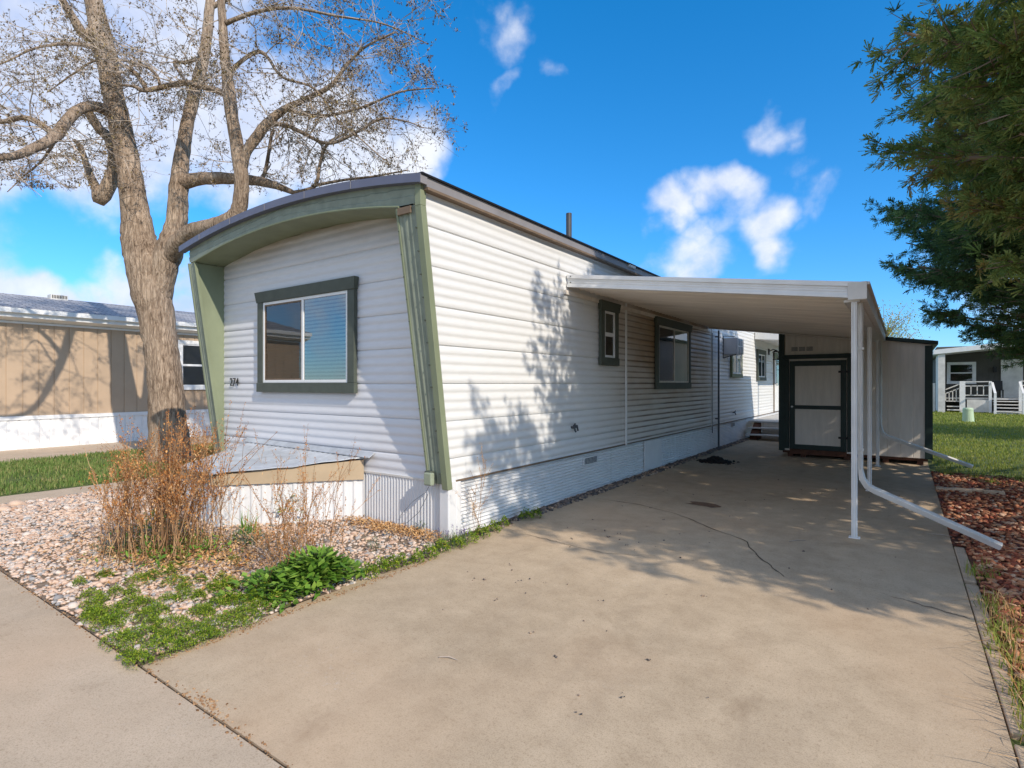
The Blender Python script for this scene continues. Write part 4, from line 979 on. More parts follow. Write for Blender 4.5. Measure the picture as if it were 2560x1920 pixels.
# low ground cover mats: small leaflets in clumps
def clump_leaves(centres, rad, per, size, lift=.06):
    out = []
    for (x, y), r in zip(centres, rad):
        k = int(per*r/.12); a = rng.uniform(0, 6.283, k); q = rng.random(k)**.6*r
        out.append(np.stack([x+np.cos(a)*q*1.3, y+np.sin(a)*q, lift*(1-(q/r)**2)*rng.uniform(.3, 1.1, k)+.02], 1))
    return np.concatenate(out)
def leaves_mesh(name, pts, ln, wd, mat, tilt=.6, parent=None, outward=None):
    """lens shaped leaves, 2 quads folded on the midrib"""
    n = len(pts); a = rng.uniform(0, 6.283, n) if outward is None else outward; tl = rng.normal(.35, tilt, n)
    d = np.stack([np.cos(a)*np.cos(tl), np.sin(a)*np.cos(tl), np.sin(tl)], 1); s = np.stack([-np.sin(a), np.cos(a), rng.normal(0, .25, n)], 1)
    up = np.cross(d, s); L_ = ln[:, None]; W = wd[:, None]
    b0 = pts; m = pts+d*L_*.45-up*L_*.06; t = pts+d*L_-up*L_*.1*0+np.array([0, 0, -1.])*L_*.12
    V = np.stack([b0, m+s*W/2, t, m-s*W/2, m+up*W*-.12], 1)
    k = np.arange(n)[:, None]*5
    F = np.concatenate([np.array([[0,4,1]])+k, np.array([[4,2,1]])+k, np.array([[0,3,4]])+k, np.array([[3,2,4]])+k])
    return np_obj(name, V.reshape(-1, 3), F, mat, parent)
gc = []
def addc(u, v, r, n=1, spread=.0):
    for _ in range(n):
        q = PG(u, v, .03); gc.append(((q.x+random.gauss(0, spread), q.y+random.gauss(0, spread)), r*random.uniform(.8, 1.2)))
for (u, v, r) in [(345,1650,.09),(300,1600,.13),(345,1590,.12),(400,1620,.10),(270,1560,.10),(240,1545,.08),(290,1530,.10),(360,1510,.09),(225,1535,.05),
                  (430,1560,.10),(480,1580,.11),(520,1590,.10),(560,1560,.13),(600,1540,.12),(640,1520,.12),(500,1530,.10),(540,1510,.08),(350,1450,.09),(330,1480,.06),
                  (380,1440,.07),(440,1455,.10),(430,1420,.08),(470,1490,.10),(420,1500,.08),(370,1540,.07),(560,1470,.09),(640,1460,.06),(600,1500,.10),(415,1590,.09),
                  (290,1480,.05),(255,1440,.05),(430,1390,.06),(690,1500,.09),(500,1450,.06),(320,1640,.06),(460,1610,.06)]:
    addc(u, v, r)
cen = [c for c, _ in gc]; rad = [r for _, r in gc]
cen += [(random.uniform(-5.2, -3.6), random.uniform(1.4, 2.5)) for _ in range(26)]; rad += [random.uniform(.04, .10) for _ in range(26)]
p = clump_leaves(cen, rad, 900, .02, .06); p = p[(p[:, 0] < -3.36) & (p[:, 1] > 1.24)]
n = len(p); tag(leaves_mesh('ground_cover', p, rng.uniform(.010, .024, n), rng.uniform(.003, .008, n), M['clover']), 'low bright green ground cover spreading through the gravel', 'ground cover', kind='stuff')
# strip of weeds at house corner / drive edge
cen = []; rad = []
for (u, v, r) in [(1150,1365,.07),(1180,1352,.08),(1210,1338,.08),(1240,1325,.07),(1265,1312,.05),(1320,1295,.07),(1345,1290,.06),(1080,1390,.07),(1050,1405,.05),(1110,1375,.07),(960,1425,.06),(985,1418,.06),(1010,1412,.05),(930,1440,.07)]:
    q = PG(u, v, .02); cen.append((q.x-.03, q.y)); rad.append(r)
p = clump_leaves(cen, rad, 420, .03, .10); n = len(p)
tag(leaves_mesh('edge_ground_cover', p, rng.uniform(.018, .04, n), rng.uniform(.008, .016, n), M['clover']), 'green weeds growing along the foot of the house corner', 'ground cover', kind='stuff')
# straw litter
k = 6500; q1 = PG(430,1370,.04); q2 = PG(1010,1340,.02); q3 = PG(600,1400,.03)
a = np.concatenate([np.stack([rng.normal(q1.x, .55, k//2), rng.normal(q1.y-.1, .28, k//2)], 1), np.stack([rng.normal(q2.x-.25, .45, k//3), rng.normal(4.0, .1, k//3)], 1), np.stack([rng.normal(q3.x, .5, k//4), rng.normal(q3.y, .3, k//4)], 1)])
a = a[(a[:, 0] < -3.5) & (a[:, 1] < 4.1) & (a[:, 1] > 1.5)]; n = len(a); p = np.column_stack([a, bed_z(a[:, 0], a[:, 1])+rng.uniform(.018, .045, n)])
tag(leaves_mesh('dead_leaf_litter', p, rng.uniform(.02, .06, n), rng.uniform(.006, .02, n), M['straw'], .25), 'orange dead leaves and straw lying on the garden bed', 'leaf litter', kind='stuff')

# ------------------------------------------------------------------ stem plants
def stem_plant(name, base, nst, hgt, spread, label, cat, seeds='rust', seed_n=14, bias=(0, 0), r0=.004, branchy=True, seed_from=.45, seed_size=.012, group=None, leanv=.42):
    t = thing(name, base, label, cat, group); b = MB(); S = []
    bx, by, bz = base
    for i in range(nst):
        a = random.uniform(0, 6.283); lean = abs(random.gauss(0, leanv)); h = hgt*random.uniform(.5, 1.05)
        ox, oy = random.gauss(0, spread*.28), random.gauss(0, spread*.28)
        dx, dy = math.cos(a)*lean+bias[0], math.sin(a)*lean+bias[1]; pts = []
        m = 7; wob = random.uniform(-.07, .07); wx = wy = 0
        for j in range(m):
            f = j/(m-1); wx += random.gauss(0, .016); wy += random.gauss(0, .016); pts.append(Vector((bx+ox+dx*h*f*(.35+.65*f)+wob*math.sin(f*5)+wx, by+oy+dy*h*f*(.35+.65*f)+wy, bz+h*f*(1-.22*lean*f))))
        rr = r0*random.uniform(.6, 1.3); b.tube(pts, [rr*(1-.65*j/(m-1)) for j in range(m)], 4, False)
        tips = [(pts, seed_from)]
        if branchy:
            for _ in range(random.randint(3, 7)):
                j = random.randint(2, m-2); q = pts[j]; d = (pts[j+1]-pts[j]).normalized(); e = Vector((random.gauss(0, .5), random.gauss(0, .5), random.uniform(.2, .9)))
                d = (d*.8+e*.7).normalized(); L_ = h*random.uniform(.12, .32); bp = [q, q+d*L_*.5+Vector((0, 0, .01)), q+d*L_]
                b.tube(bp, [rr*.5, rr*.4, rr*.25], 3, False); tips.append((bp, .3))
        for (pl, fr) in tips:
            k = seed_n if pl is pts else seed_n//2
            for _ in range(k):
                f = random.uniform(fr, 1)*(len(pl)-1); j = min(int(f), len(pl)-2); q = pl[j].lerp(pl[j+1], f-j)
                S.append((q.x+random.gauss(0, .006), q.y+random.gauss(0, .006), q.z+random.gauss(0, .006)))
    b.build('stems', M['dry'], t)
    S = np.array(S); n = len(S)
    leaves_mesh('seed_heads', S, rng.uniform(.6, 1.6, n)*seed_size*1.3, rng.uniform(.4, 1, n)*seed_size, M[seeds], .8, t)
    return t
qb = PG(430, 1385, .03)
t = stem_plant('dry_shrub', (qb.x, qb.y, .03), 140, 1.24, .66, 'large dried orange shrub in front of the big tree trunk', 'shrub', 'rust', 24, seed_size=.015, bias=(.02, .02), r0=.0036, leanv=.25)
# tangled inner twigs and rosettes
k = 700; ps = np.stack([rng.normal(qb.x, .30, k), rng.normal(qb.y, .22, k), rng.uniform(.02, .16, k)], 1)
leaves_mesh('green_leaves', ps, rng.uniform(.03, .08, k), rng.uniform(.012, .028, k), M['leaf'], .6, t)
k = 2400; ps = np.stack([rng.normal(qb.x, .30, k), rng.normal(qb.y, .24, k), rng.uniform(.05, 1.0, k)], 1)
leaves_mesh('dry_leaves', ps, rng.uniform(.012, .035, k), rng.uniform(.005, .013, k), M['straw'], .8, t)
q = PG(300, 1385, .03)
t = stem_plant('dry_shrub', (q.x, q.y, .03), 15, 1.05, .25, 'sparse leaning dry stems left of the large orange shrub', 'shrub', 'straw', 26, bias=(-.5, .25), seed_size=.012)
k = 500; ps = np.stack([rng.normal(q.x, .12, k), rng.normal(q.y, .10, k), rng.uniform(.02, .14, k)], 1)
leaves_mesh('grey_leaves', ps, rng.uniform(.03, .07, k), rng.uniform(.004, .009, k), M['sagebrush'], .8, t)
q = PG(750, 1440, .02); qq = q
t = stem_plant('dry_perennial', (q.x, q.y, .02), 40, 1.02, .42, 'tall dried seed stalks rising from broad green leaves beside the driveway', 'plant', 'rust', 34, seed_size=.010, branchy=True, seed_from=.3, r0=.0032)
# broad leaves
def broad(parent, cx, cy, sx, sy, n_, ln=(.09, .17), zr=(.03, .17)):
    x = rng.normal(cx, sx, n_); y = rng.normal(cy, sy, n_); z = rng.uniform(zr[0], zr[1], n_)*np.exp(-((x-cx)**2/(2*(sx*1.4)**2)+(y-cy)**2/(2*(sy*1.4)**2)))+.015
    out = np.arctan2(y-cy, x-cx)+rng.normal(0, .6, n_)
    k_ = (x < -3.43)|(cx < -3.9); x, y, z, out = x[k_], y[k_], z[k_], out[k_]; n_ = len(x)
    return leaves_mesh('leaves', np.stack([x, y, z], 1), rng.uniform(ln[0], ln[1], n_), rng.uniform(.028, .05, n_), M['leaf'], .35, parent, out)
qa = PG(815, 1490, .05); broad(t, qa.x-.27, qa.y+.13, .19, .14, 1300, (.06, .125), (.05, .27))
qc = PG(680, 1490, .04); t2 = thing('leafy_plant', (qc.x, qc.y, 0), 'smaller leafy green plant left of the broad leaved clump', 'plant'); broad(t2, qc.x-.1, qc.y+.05, .16, .12, 240, (.05, .10))
q = PG(430, 1330, .03); t3 = thing('leafy_plant', (q.x, q.y, 0), 'fresh green leafy weed at the foot of the large orange shrub', 'plant'); broad(t3, q.x-.15, q.y-.1, .12, .12, 140, (.04, .09), (.05, .22))
q = PG(720, 1310, .02)
t = stem_plant('dry_perennial', (q.x-.0, q.y, .02), 12, .85, .25, 'arching dry stalks leaning over the hitch cover panel', 'plant', 'straw', 34, bias=(-.5, 0), seed_size=.010)
broad(t, q.x, q.y, .10, .08, 60, (.06, .10), (.15, .35))
q = PG(640, 1345, .02); p = np.stack([rng.normal(q.x-.12, .05, 70), rng.normal(q.y, .04, 70), np.zeros(70)], 1)
tag(blades('tall_grass_tuft', p, rng.uniform(.12, .34, 70), rng.uniform(.006, .012, 70), M['leaf'], .35), 'tuft of tall green grass against the white hitch cover', 'grass')
q = PG(610, 1360, .03); tg = thing('spiky_plant', (q.x, q.y, 0), 'small grey green spiky plant between the two dry shrubs', 'plant')
k = 260; leaves_mesh('leaves', np.stack([rng.normal(q.x, .10, k), rng.normal(q.y, .07, k), rng.uniform(.02, .12, k)], 1), rng.uniform(.05, .10, k), rng.uniform(.006, .012, k), M['sagebrush'], .6, tg)
for (u, v, lb) in ((1048,1335,'grey green tuft at the left foot of the ribbed skirting'), (938,1375,'tiny grey green sprig in the gravel by the driveway')):
    q = PG(u, v, .01); tg = thing('spiky_plant', (q.x, q.y, 0), lb, 'plant'); k = 110
    leaves_mesh('leaves', np.stack([rng.normal(q.x, .035, k), rng.normal(q.y, .03, k), rng.uniform(.01, .13, k)], 1), rng.uniform(.03, .06, k), rng.uniform(.004, .008, k), M['sagebrush'], .4, tg)
# lavender / grape hyacinth row at the corner
lv = thing('lavender', (*PG(1130,1365,0).xy, 0), 'small purple flower spikes at the corner post of the home', 'flowers')
b = MB(); S = []
for i in range(26):
    q = PG(random.uniform(1090, 1175), 1362, .0); x, y = q.x+random.gauss(0, .02)-.02, q.y+random.gauss(0, .02); h = random.uniform(.10, .19); b.tube([(x, y, 0), (x+random.gauss(0, .015), y, h)], [.002, .0012], 3, False)
    for _ in range(14): S.append((x+random.gauss(0, .005), y+random.gauss(0, .005), h+random.uniform(-.035, .01)))
b.build('stems', M['sagebrush'], lv); S = np.array(S); leaves_mesh('flower_heads', S, np.full(len(S), .009), np.full(len(S), .008), M['lavender'], .8, lv)
p = np.stack([rng.normal(-3.56, .05, 240), rng.normal(3.98, .12, 240), np.zeros(240)], 1)
blades('leaves', p, rng.uniform(.06, .15, 240), rng.uniform(.003, .006, 240), M['sagebrush'], .8, lv)
# orange flowers
for (u, v, lb) in ((600,1415,'lowest orange flower in the gravel, nearest the camera'), (617,1402,'middle orange flower of the small cluster'), (622,1393,'topmost orange flower by the broad leaves')):
    q = PG(u, v, .05); f = thing('orange_flower', (q.x, q.y, .0), lb, 'flower', 'orange flowers in the gravel bed')
    b = MB(); b.tube([(q.x, q.y, 0), (q.x, q.y, .055)], .003, 4); b.build('stem', M['leaf'], f)
    k = 14; leaves_mesh('petals', np.tile([[q.x, q.y, .055]], (k, 1)), np.full(k, .026), np.full(k, .012), M['orangeflower'], .25, f, np.linspace(0, 6.283, k))
# thin dry weed against the side wall
q = PG(1165, 1352, .0)
stem_plant('dry_weed', (-3.60, 4.42, 0), 8, .92, .12, 'thin dry weed standing against the white side skirting', 'weed', 'straw', 40, r0=.0022, seed_size=.008)

# ------------------------------------------------------------------ litter on the driveway
pts = []
for (u, v) in ((1170,1431),(1183,1449),(1229,1425),(1277,1412),(1280,1426),(1298,1453),(1324,1449),(1362,1459),(1208,1450),(1105,1523),(1240,1503),(1460,1554),(1385,1645),(1525,1575),(1330,1583),(1448,1742),(1450,1786),(1623,1650),(1770,1748),(1550,1742),(1422,1462),(1500,1500),(1315,1482),(1760,1492),(1880,1445),
               (1512,1328),(1519,1342),(1545,1335),(1548,1350),(1568,1364),(1620,1318),(1700,1335),(1426,1320),(1427,1348),(1425,1368),(1770,1358),(1555,1266),(1590,1235),(1625,1270),(1610,1215),(1660,1300),(1668,1220),(1780,1240),(1850,1300),(1480,1300),(2010,1380),(2080,1476),(1700,1395)):
    q = PG(u, v)
    for _ in range(random.randint(1, 3)): pts.append((q.x+random.gauss(0, .012), q.y+random.gauss(0, .012), .006))
for _ in range(55): pts.append((random.uniform(-3.2, .2), random.uniform(4.5, 11), .004))
pts = np.array(pts); tag(stones('seed_litter', pts, rng.uniform(.003, .009, len(pts)), M['darkstone'], .7), 'small dark seed pods and grit scattered on the driveway', 'litter', kind='stuff')
k = 900; a = np.stack([rng.uniform(-9.3, .4, k), rng.normal(1.305, .022, k), np.full(k, .003)], 1)
c_ = PG(470, 1765); k = 120; a2 = np.stack([rng.normal(c_.x+.05, .12, k), rng.normal(1.34, .025, k), np.full(k, .002)], 1)
c_ = PG(430, 1640); k = 500; a3 = np.stack([rng.normal(-3.40, .02, k), rng.uniform(1.35, 3.6, k), np.full(k, .003)], 1); a = np.concatenate([a, a2, a3])
tag(stones('joint_litter', a, rng.uniform(.002, .007, len(a)), M['dry'], .6), 'reddish grit caught in the slab joint and along the bed edge', 'litter', kind='stuff')
q = PG(1790, 1155); k = 700
a = np.stack([rng.normal(q.x, .13, k), rng.normal(q.y, .12, k), np.zeros(k)], 1); a[:, 2] = rng.random(k)*.11*np.exp(-((a[:, 0]-q.x)**2+(a[:, 1]-q.y)**2)/.03)
tag(stones('soil_heap', a, rng.uniform(.015, .035, k), simple('black_soil', (0.02, 0.018, 0.016), .95, .3, 20, .3), .8), 'small heap of black soil on the driveway by the wall', 'soil heap', kind='stuff')
for (u, v, u2, v2, lb) in ((1098,1645,1143,1652,'short thin twig on the open concrete near the camera'), (1972,1355,2015,1352,'thin twig on the driveway left of the front post'), (2320,1336,2385,1343,'long dark twig near the downspout')):
    q = PG(u, v); r_ = PG(u2, v2); b = MB(); mm = (q+r_)/2; b.tube([(q.x,q.y,.006),(mm.x,mm.y+.01,.012),(r_.x,r_.y,.005)], [.004,.004,.002], 5); tag(b.build('twig', M['twig']), lb, 'twig')
for i, (u, v) in enumerate(((2365,1222),(2405,1224),(2448,1226),(2486,1230))):
    q = PG(u, v, .03); b = MB(); b.box(q.x-.12, q.x+.11, q.y-.05, q.y+.05, -.02, .05); tag(b.build('edging_block', M['walk'], bevel=.012), 'pale concrete edging block in the shaded mulch row', 'edging block', 'row of edging blocks')

# ------------------------------------------------------------------ big deciduous tree on the left
T0 = 11.15
tr = thing('bare_tree', (*PG(418,1152,0).xy, 0), 'large forked tree with pale bark and bare budding branches', 'tree')
PXM = lambda w, t: w*t/FPX/2*(.86 if w > 40 else .93)
trunk = MB(); limb = MB(); tw = MB(); BUD = []; LIMBS = []
def spl(pts, k=4):
    """Catmull-Rom through (vec, r)"""
    out = []
    P_ = [pts[0]]+pts+[pts[-1]]
    for i in range(1, len(P_)-2):
        for j in range(k):
            t = j/k; a, b_, c, d = [x[0] for x in P_[i-1:i+3]]; ra, rb = P_[i][1], P_[i+1][1]
            v = 0.5*((2*b_)+(-a+c)*t+(2*a-5*b_+4*c-d)*t*t+(-a+3*b_-3*c+d)*t*t*t); out.append((v, ra+(rb-ra)*t))
    out.append(pts[-1]); return out
def limbpx(pp, mb, n=12, sides_j=.06, reg=True, spl_k=5):
    pts = [(P(u, v, t), PXM(w, t)) for (u, v, w, t) in pp]; s = spl(pts, spl_k)
    mb.tube([q for q, _ in s], [r for _, r in s], n, True, sides_j)
    if reg: LIMBS.append(s)
    return s
t0 = T0
limbpx([(424,1160,150,t0),(422,1135,118,t0),(420,1060,98,t0),(414,960,90,t0),(403,870,86,t0),(390,790,92,t0),(378,720,108,t0),(368,660,112,t0),(350,610,92,t0),(345,575,84,t0),(337,520,72,t0),(322,420,62,t0),(304,330,58,t0),(288,260,56,t0),(271,170,54,t0),(255,100,58,t0+.1),(238,20,46,t0+.2),(222,-60,40,t0+.3),(206,-160,30,t0+.4),(190,-270,17,t0+.5),(172,-380,5,t0+.6)], trunk, 20, .05)
limbpx([(392,740,80,t0),(405,680,74,t0-.03),(425,620,72,t0-.05),(441,560,56,t0),(446,480,52,t0),(450,430,44,t0),(460,360,34,t0+.1),(470,300,32,t0+.2),(487,230,30,t0+.3),(505,160,28,t0+.4),(516,100,26,t0+.5),(524,20,24,t0+.6),(530,-60,20,t0+.7),(538,-170,12,t0+.8),(550,-280,4,t0+.9)], limb, 16)
limbpx([(425,640,50,t0-.1),(448,606,52,t0-.3),(480,580,46,t0-.5),(530,566,40,t0-.8),(570,552,40,t0-1.0),(594,530,42,t0-1.1),(604,480,38,t0-1.15),(602,430,36,t0-1.2),(592,360,34,t0-1.2),(580,290,32,t0-1.2),(573,230,33,t0-1.2),(567,180,27,t0-1.2),(560,110,24,t0-1.2),(555,30,20,t0-1.2),(548,-60,16,t0-1.2),(540,-160,10,t0-1.2),(528,-260,4,t0-1.2)], limb, 16)
limbpx([(452,458,44,t0),(500,447,33,t0-.1),(570,446,30,t0-.3),(640,452,26,t0-.5),(690,464,20,t0-.6),(735,482,12,t0-.7)], limb, 10)
limbpx([(288,290,34,t0),(262,274,30,t0-.2),(226,266,26,t0-.6),(190,279,27,t0-1.0),(162,308,27,t0-1.3),(139,340,28,t0-1.6),(90,368,24,t0-2.1),(23,392,20,t0-2.6),(-60,385,17,t0-3),(-140,350,12,t0-3.3)], limb, 10)
limbpx([(139,340,20,t0-1.6),(100,310,16,t0-1.6),(58,294,14,t0-1.6),(0,305,12,t0-1.5),(-80,300,8,t0-1.5)], limb, 8)
limbpx([(215,270,22,t0+.2),(246,320,24,t0+.4),(270,342,26,t0+.5),(284,378,28,t0+.5),(286,420,32,t0+.4),(272,462,36,t0+.4),(250,498,36,t0+.4),(240,470,24,t0+.4),(226,440,20,t0+.4),(214,404,16,t0+.5),(200,366,14,t0+.6),(185,350,9,t0+.6)], limb, 10)
limbpx([(573,240,18,t0-1.2),(545,228,17,t0-1.1),(515,219,16,t0-1),(469,207,16,t0-.9),(428,213,15,t0-.8),(362,226,12,t0-.8),(333,216,8,t0-.8),(290,214,5,t0-.7),(255,235,3,t0-.7)], limb, 8)
limbpx([(606,420,26,t0-1.2),(616,380,26,t0-1.2),(640,345,26,t0-1.2),(669,308,26,t0-1.2),(712,273,18,t0-1.2),(770,245,14,t0-1.3),(828,213,12,t0-1.4),(871,158,8,t0-1.5),(918,114,6,t0-1.6),(990,80,4,t0-1.7)], limb, 8)
limbpx([(669,310,14,t0-1.2),(712,312,11,t0-1.3),(756,331,10,t0-1.4),(802,355,9,t0-1.5),(842,355,8,t0-1.6),(900,326,7,t0-1.7),(952,297,6,t0-1.8),(1010,302,4,t0-1.9),(1060,320,2,t0-2)], limb, 6)
limbpx([(655,452,12,t0-.5),(665,420,10,t0-.5),(672,380,9,t0-.6),(680,330,8,t0-.6)], limb, 6)
limbpx([(735,482,12,t0-.7),(787,465,10,t0-.8),(800,410,9,t0-.8),(819,360,8,t0-.9),(870,330,5,t0-1)], limb, 6)
limbpx([(568,187,14,t0-1.2),(595,160,12,t0-1.3),(640,130,11,t0-1.4),(669,143,9,t0-1.5),(706,193,7,t0-1.6),(785,221,6,t0-1.7),(842,297,5,t0-1.8),(900,346,4,t0-1.9),(960,400,2.5,t0-2)], limb, 6)
limbpx([(508,140,12,t0+.4),(470,155,10,t0+.3),(436,158,8,t0+.2),(458,195,7,t0+.1),(470,225,4,t0)], limb, 6)
limbpx([(365,222,13,t0-.8),(345,190,11,t0-.8),(325,172,11,t0-.8)], limb, 8)
limbpx([(400,212,9,t0-.8),(385,180,7,t0-.7),(330,155,6,t0-.6),(245,150,6,t0-.5),(190,180,5,t0-.5),(120,230,3,t0-.5)], limb, 6)
limbpx([(250,60,34,t0+.2),(215,90,28,t0),(180,40,20,t0-.2),(140,-30,14,t0-.4)], limb, 8)
limbpx([(262,120,16,t0),(180,110,9,t0-.5),(90,120,6,t0-1),(0,160,4,t0-1.4),(-90,180,3,t0-1.6)], limb, 6)
limbpx([(560,60,14,t0-1.2),(640,30,10,t0-1.4),(730,20,8,t0-1.6),(840,40,6,t0-1.8),(960,60,4,t0-2),(1070,110,2.5,t0-2.2)], limb, 6)
limbpx([(524,20,14,t0+.6),(620,-20,10,t0+.8),(740,-10,8,t0+1),(880,-30,5,t0+1.2)], limb, 6)
limbpx([(150,330,9,t0-1.5),(110,395,6,t0-1.5),(60,440,4,t0-1),(18,480,2,t0-1.1)], limb, 6, reg=True)
limbpx([(780,465,9,t0-.8),(860,450,7,t0-1),(940,440,5,t0-1.2),(1020,425,3,t0-1.4)], limb, 6)
limbpx([(712,273,12,t0-1.2),(800,290,9,t0-1.3),(900,270,7,t0-1.5),(1000,230,5,t0-1.7),(1090,220,2.5,t0-1.9)], limb, 6)
for nm, mb_ in (('trunk', trunk), ('limbs', limb)):
    mb_.build(nm, M['bark'], tr, smooth=True)
def uvw(p):
    d = p-Vector((0, 0, H)); t = -SY*d.x+CY*d.y; l = CY*d.x+SY*d.y
    return 1280+FPX*l/t, 960-FPX*d.z/t, t
EDGE = [1100]
def inside(p):
    u, v, t = uvw(p)
    lim = EDGE[0]
    lim -= max(0, (v-380))*.6
    return -250 < u < lim and v < 478+.0*u and not (u < 300 and v > 470)
def grow(p, d, ln, r, depth):
    n = 5; pts = [p]; q = p.copy(); dd = d.copy()
    droop = Vector((0, 0, -.10 if depth < 2 else .02))
    for i in range(n):
        dd = (dd+Vector((random.gauss(0, .16), random.gauss(0, .16), random.gauss(0, .13)))+droop*.4).normalized(); q = q+dd*ln/n; pts.append(q)
        if not inside(q) and i > 0: break
    if not inside(pts[1]): return
    n = len(pts)-1
    tw.tube(pts, [max(.0022, r*(1-.7*i/n)) for i in range(n+1)], 3, False)
    if depth < 3:
        k = (4, 4, 2)[depth]
        for _ in range(k):
            f = random.uniform(.2, 1)*n; j = min(int(f), n-1); s = pts[j].lerp(pts[j+1], f-j)
            e = Vector((random.gauss(0, 1), random.gauss(0, 1), random.gauss(.1, .8))).normalized()
            grow(s, (dd*.7+e*.9).normalized(), ln*random.uniform(.38, .62), max(.0025, r*.55), depth+1)
    if depth >= 1:
        for _ in range((0, 1, 2, 2)[depth]):
            f = random.random()*n; j = min(int(f), n-1); s = pts[j].lerp(pts[j+1], f-j)
            for _ in range(random.randint(1, 2)): BUD.append((s.x+random.gauss(0, .012), s.y+random.gauss(0, .012), s.z+random.gauss(0, .012)))
for s in LIMBS[0:]:
    n = len(s)
    for i in range(2, n):
        q, r = s[i]; u, v, t = uvw(q)
        if v > 440 or r > .26: continue
        prob = .55 if r < .07 else .14
        if random.random() > prob: continue
        d = (s[min(i+1, n-1)][0]-s[max(i-1, 0)][0])
        if d.length < 1e-5: continue
        d.normalize()
        e = Vector((random.gauss(0, 1), random.gauss(0, 1), random.gauss(.15, .7))).normalized(); EDGE[0] = random.uniform(1010, 1190)
        grow(q, (d*.5+e).normalized(), random.uniform(.7, 1.45), min(.013, max(.006, r*.4)), 0)
tw.build('twigs', M['twig'], tr)
BUD = np.array(BUD); n = len(BUD)
leaves_mesh('buds', BUD, rng.uniform(.025, .055, n), rng.uniform(.015, .030, n), M['bud'], 1.0, tr)

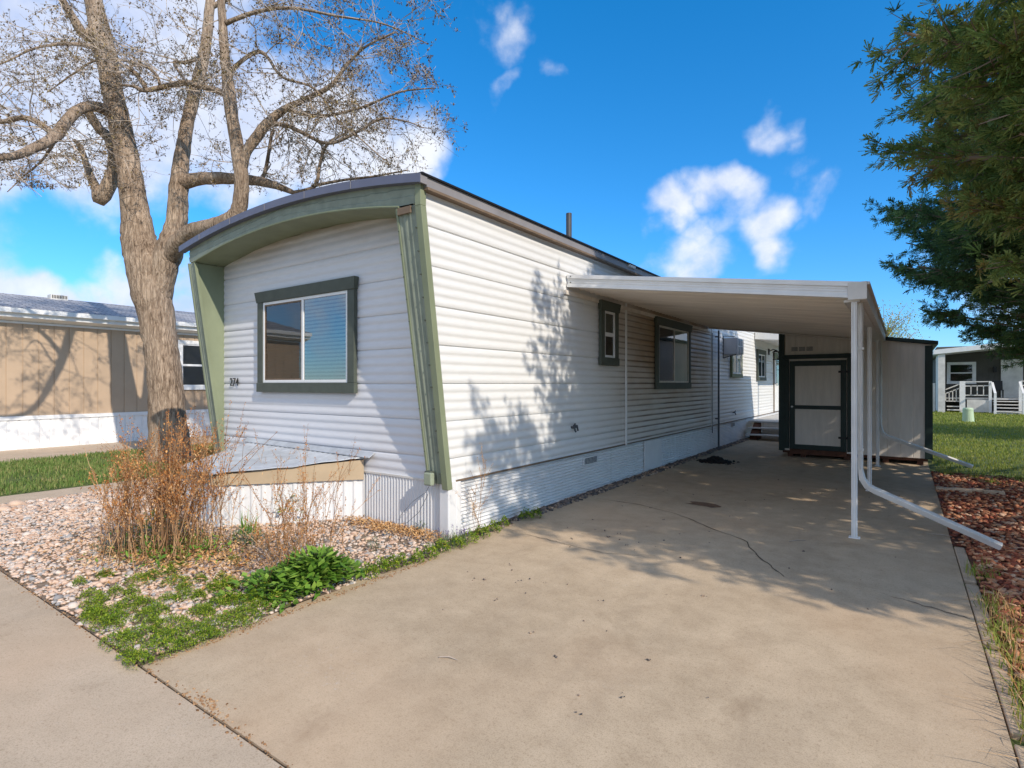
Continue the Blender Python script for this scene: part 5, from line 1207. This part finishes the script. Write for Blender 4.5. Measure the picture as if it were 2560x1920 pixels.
# ------------------------------------------------------------------ conifers on the right
def conifer(loc, label, cat, height, zlow, rmax, nbr, needle, seed, zpeak=3.6, cone=.0, ccm=1.0):
    rs = random.Random(seed); g = np.random.default_rng(seed)
    t = thing('conifer', loc, label, cat, 'conifers beside the driveway'); bx, by, _ = loc
    b = MB(); m = 12; b.tube([(bx+.05*math.sin(k), by+.05*math.cos(k*1.3), height*k/(m-1)) for k in range(m)], [.24*(1-.92*k/(m-1)) for k in range(m)], 10); b.build('trunk', M['bark2'], t, smooth=True)
    b = MB(); C = []; Dv = []
    for i in range(nbr):
        z = zlow+(height-zlow-.4)*(i/nbr)**1.15; a = i*2.399+rs.uniform(-.3, .3)
        f = (z-zpeak)/(height-zpeak) if z > zpeak else (zpeak-z)/(zpeak-zlow+.01)*.22
        R_ = rmax*(1-max(0, f)**1.0*.93)*rs.uniform(.82, 1.02)
        R_ *= 1-.36*max(0, -math.sin(a))*min(1, max(0, (z-3.9)/2.2))
        rise = rs.uniform(.05, .30)+.12*(z/height)
        pts = []; n = 8
        for j in range(n+1):
            s = j/n; pts.append(Vector((bx+math.cos(a)*R_*s+rs.gauss(0, .03), by+math.sin(a)*R_*s+rs.gauss(0, .03), z+R_*(rise*s-.32*s*(1-s))+rs.gauss(0, .02))))
        b.tube(pts, [.045*(1-.8*j/n)*(R_/rmax+.2) for j in range(n+1)], 5, False)
        if math.cos(a) > .2 and math.sin(a) > -.55 and rs.random() < .75: continue
        side = Vector((-math.sin(a), math.cos(a), 0)); out = Vector((math.cos(a), math.sin(a), rise))
        ns = int((12+R_*11)*(1 if math.cos(a) < .1 else .55))
        for k in range(ns):
            s = rs.uniform(.22, 1)**.7; f_ = s*n; j = min(int(f_), n-1); q = pts[j].lerp(pts[j+1], f_-j)
            if math.sin(q.x*3.1+q.z*2.3+seed)*math.sin(q.y*2.9-q.z*1.7)+.5*math.sin(q.z*5.3+q.y*2.1) < -.55: continue
            sg = rs.choice((-1, 1)); L_ = (R_*.34*(1-s*.72)+.12)*rs.uniform(.6, 1.15)
            d = (side*sg*rs.uniform(.5, 1)+out*rs.uniform(.3, .9)+Vector((0, 0, rs.uniform(-.35, .25)))).normalized()
            e = q+d*L_; mid = q+d*L_*.5+Vector((0, 0, -.03*L_)); b.tube([q, mid, e], [.008, .006, .003], 3, False)
            nk = max(3, int(L_/.055*ccm))
            for c in range(nk):
                w = (c+rs.random())/nk; p_ = q.lerp(e, w)
                # a short side twiglet carrying needles
                tv = (d*.8+Vector((rs.gauss(0, .6), rs.gauss(0, .6), rs.gauss(-.05, .45)))).normalized(); p2 = p_+tv*rs.uniform(.02, .15)
                C.append(p2); Dv.append(tv)
    b.build('branches', M['twig_pale'], t)
    C = np.array([tuple(c) for c in C]); Dv = np.array([tuple(c) for c in Dv]); n = len(C); K = 22
    # needles: K per sprig swept along the twiglet
    rr = g.normal(0, 1, (n, K, 3)); rr /= np.linalg.norm(rr, axis=2, keepdims=True)
    dd = Dv[:, None, :]*.6+rr*.9; dd /= np.linalg.norm(dd, axis=2, keepdims=True)
    bs = C[:, None, :]+Dv[:, None, :]*g.uniform(-.05, .05, (n, K, 1)); ln = g.uniform(.030, .075, (n, K, 1)); wv = np.cross(dd, g.normal(0, 1, (n, K, 3))); wv /= np.linalg.norm(wv, axis=2, keepdims=True)
    wd = g.uniform(.004, .008, (n, K, 1))
    # join each sprig's needles through a shared base vertex so it is one island
    V = np.zeros((n, 1+2*K, 3), np.float32); V[:, 0] = C-Dv*.03
    V[:, 1::2] = bs+dd*ln+wv*wd; V[:, 2::2] = bs+dd*ln*.95-wv*wd
    F = np.array([[0, 1+2*k, 2+2*k] for k in range(K)])[None]+(np.arange(n)*(1+2*K))[:, None, None]
    np_obj('needles', V.reshape(-1, 3), F.reshape(-1, 3), M[needle], t)
    print(label, 'sprigs', n)
    return t
conifer((3.72, 6.55, 0), 'nearer brownish green conifer overhanging the right side of the driveway', 'tree', 11.0, 2.3, 4.1, 265, 'needle', 3, zpeak=4.0)
conifer((3.45, 11.4, 0), 'farther dark green spruce behind the nearer conifer, reaching down to the shed roof', 'tree', 11.5, 1.9, 3.9, 250, 'needle2', 11, zpeak=3.8)

cc = copy_thing(bpy.data.objects['conifer'], (8.6, 22.5, 0), 1.3, 1.0, 'conifer off to the right whose shadow lies across the far lawn')
# yellow-green spring tree behind the shed
sp = thing('spring_tree', (-1.1, 46, 0), 'distant yellow green tree in fresh leaf behind the shed roof', 'tree')
b = MB(); S = []
b.tube([(-1.1,46,0),(-1.0,46,2.5),(-1.15,46,5)], [.22,.16,.10], 8); b.build('trunk', M['bark2'], sp)
b = MB()
for i in range(60):
    a = random.uniform(0, 6.283); z0_ = random.uniform(1.8, 5); L_ = random.uniform(1.2, 3.2)
    d = Vector((math.cos(a)*.6, math.sin(a)*.6, random.uniform(.35, 1.1))).normalized(); q = Vector((-1.08, 46, z0_)); e = q+d*L_
    b.tube([q, (q+e)/2+Vector((0, 0, .1)), e], [.04, .025, .01], 4, False)
    for _ in range(70):
        s = random.uniform(.3, 1.05); c = q.lerp(e, s); S.append((c.x+random.gauss(0, .28), c.y+random.gauss(0, .28), c.z+random.gauss(0, .25)))
b.build('branches', M['twig'], sp); S = np.array(S); n = len(S)
leaves_mesh('leaves', S, rng.uniform(.08, .17, n), rng.uniform(.05, .10, n), M['spring'], 1.0, sp)
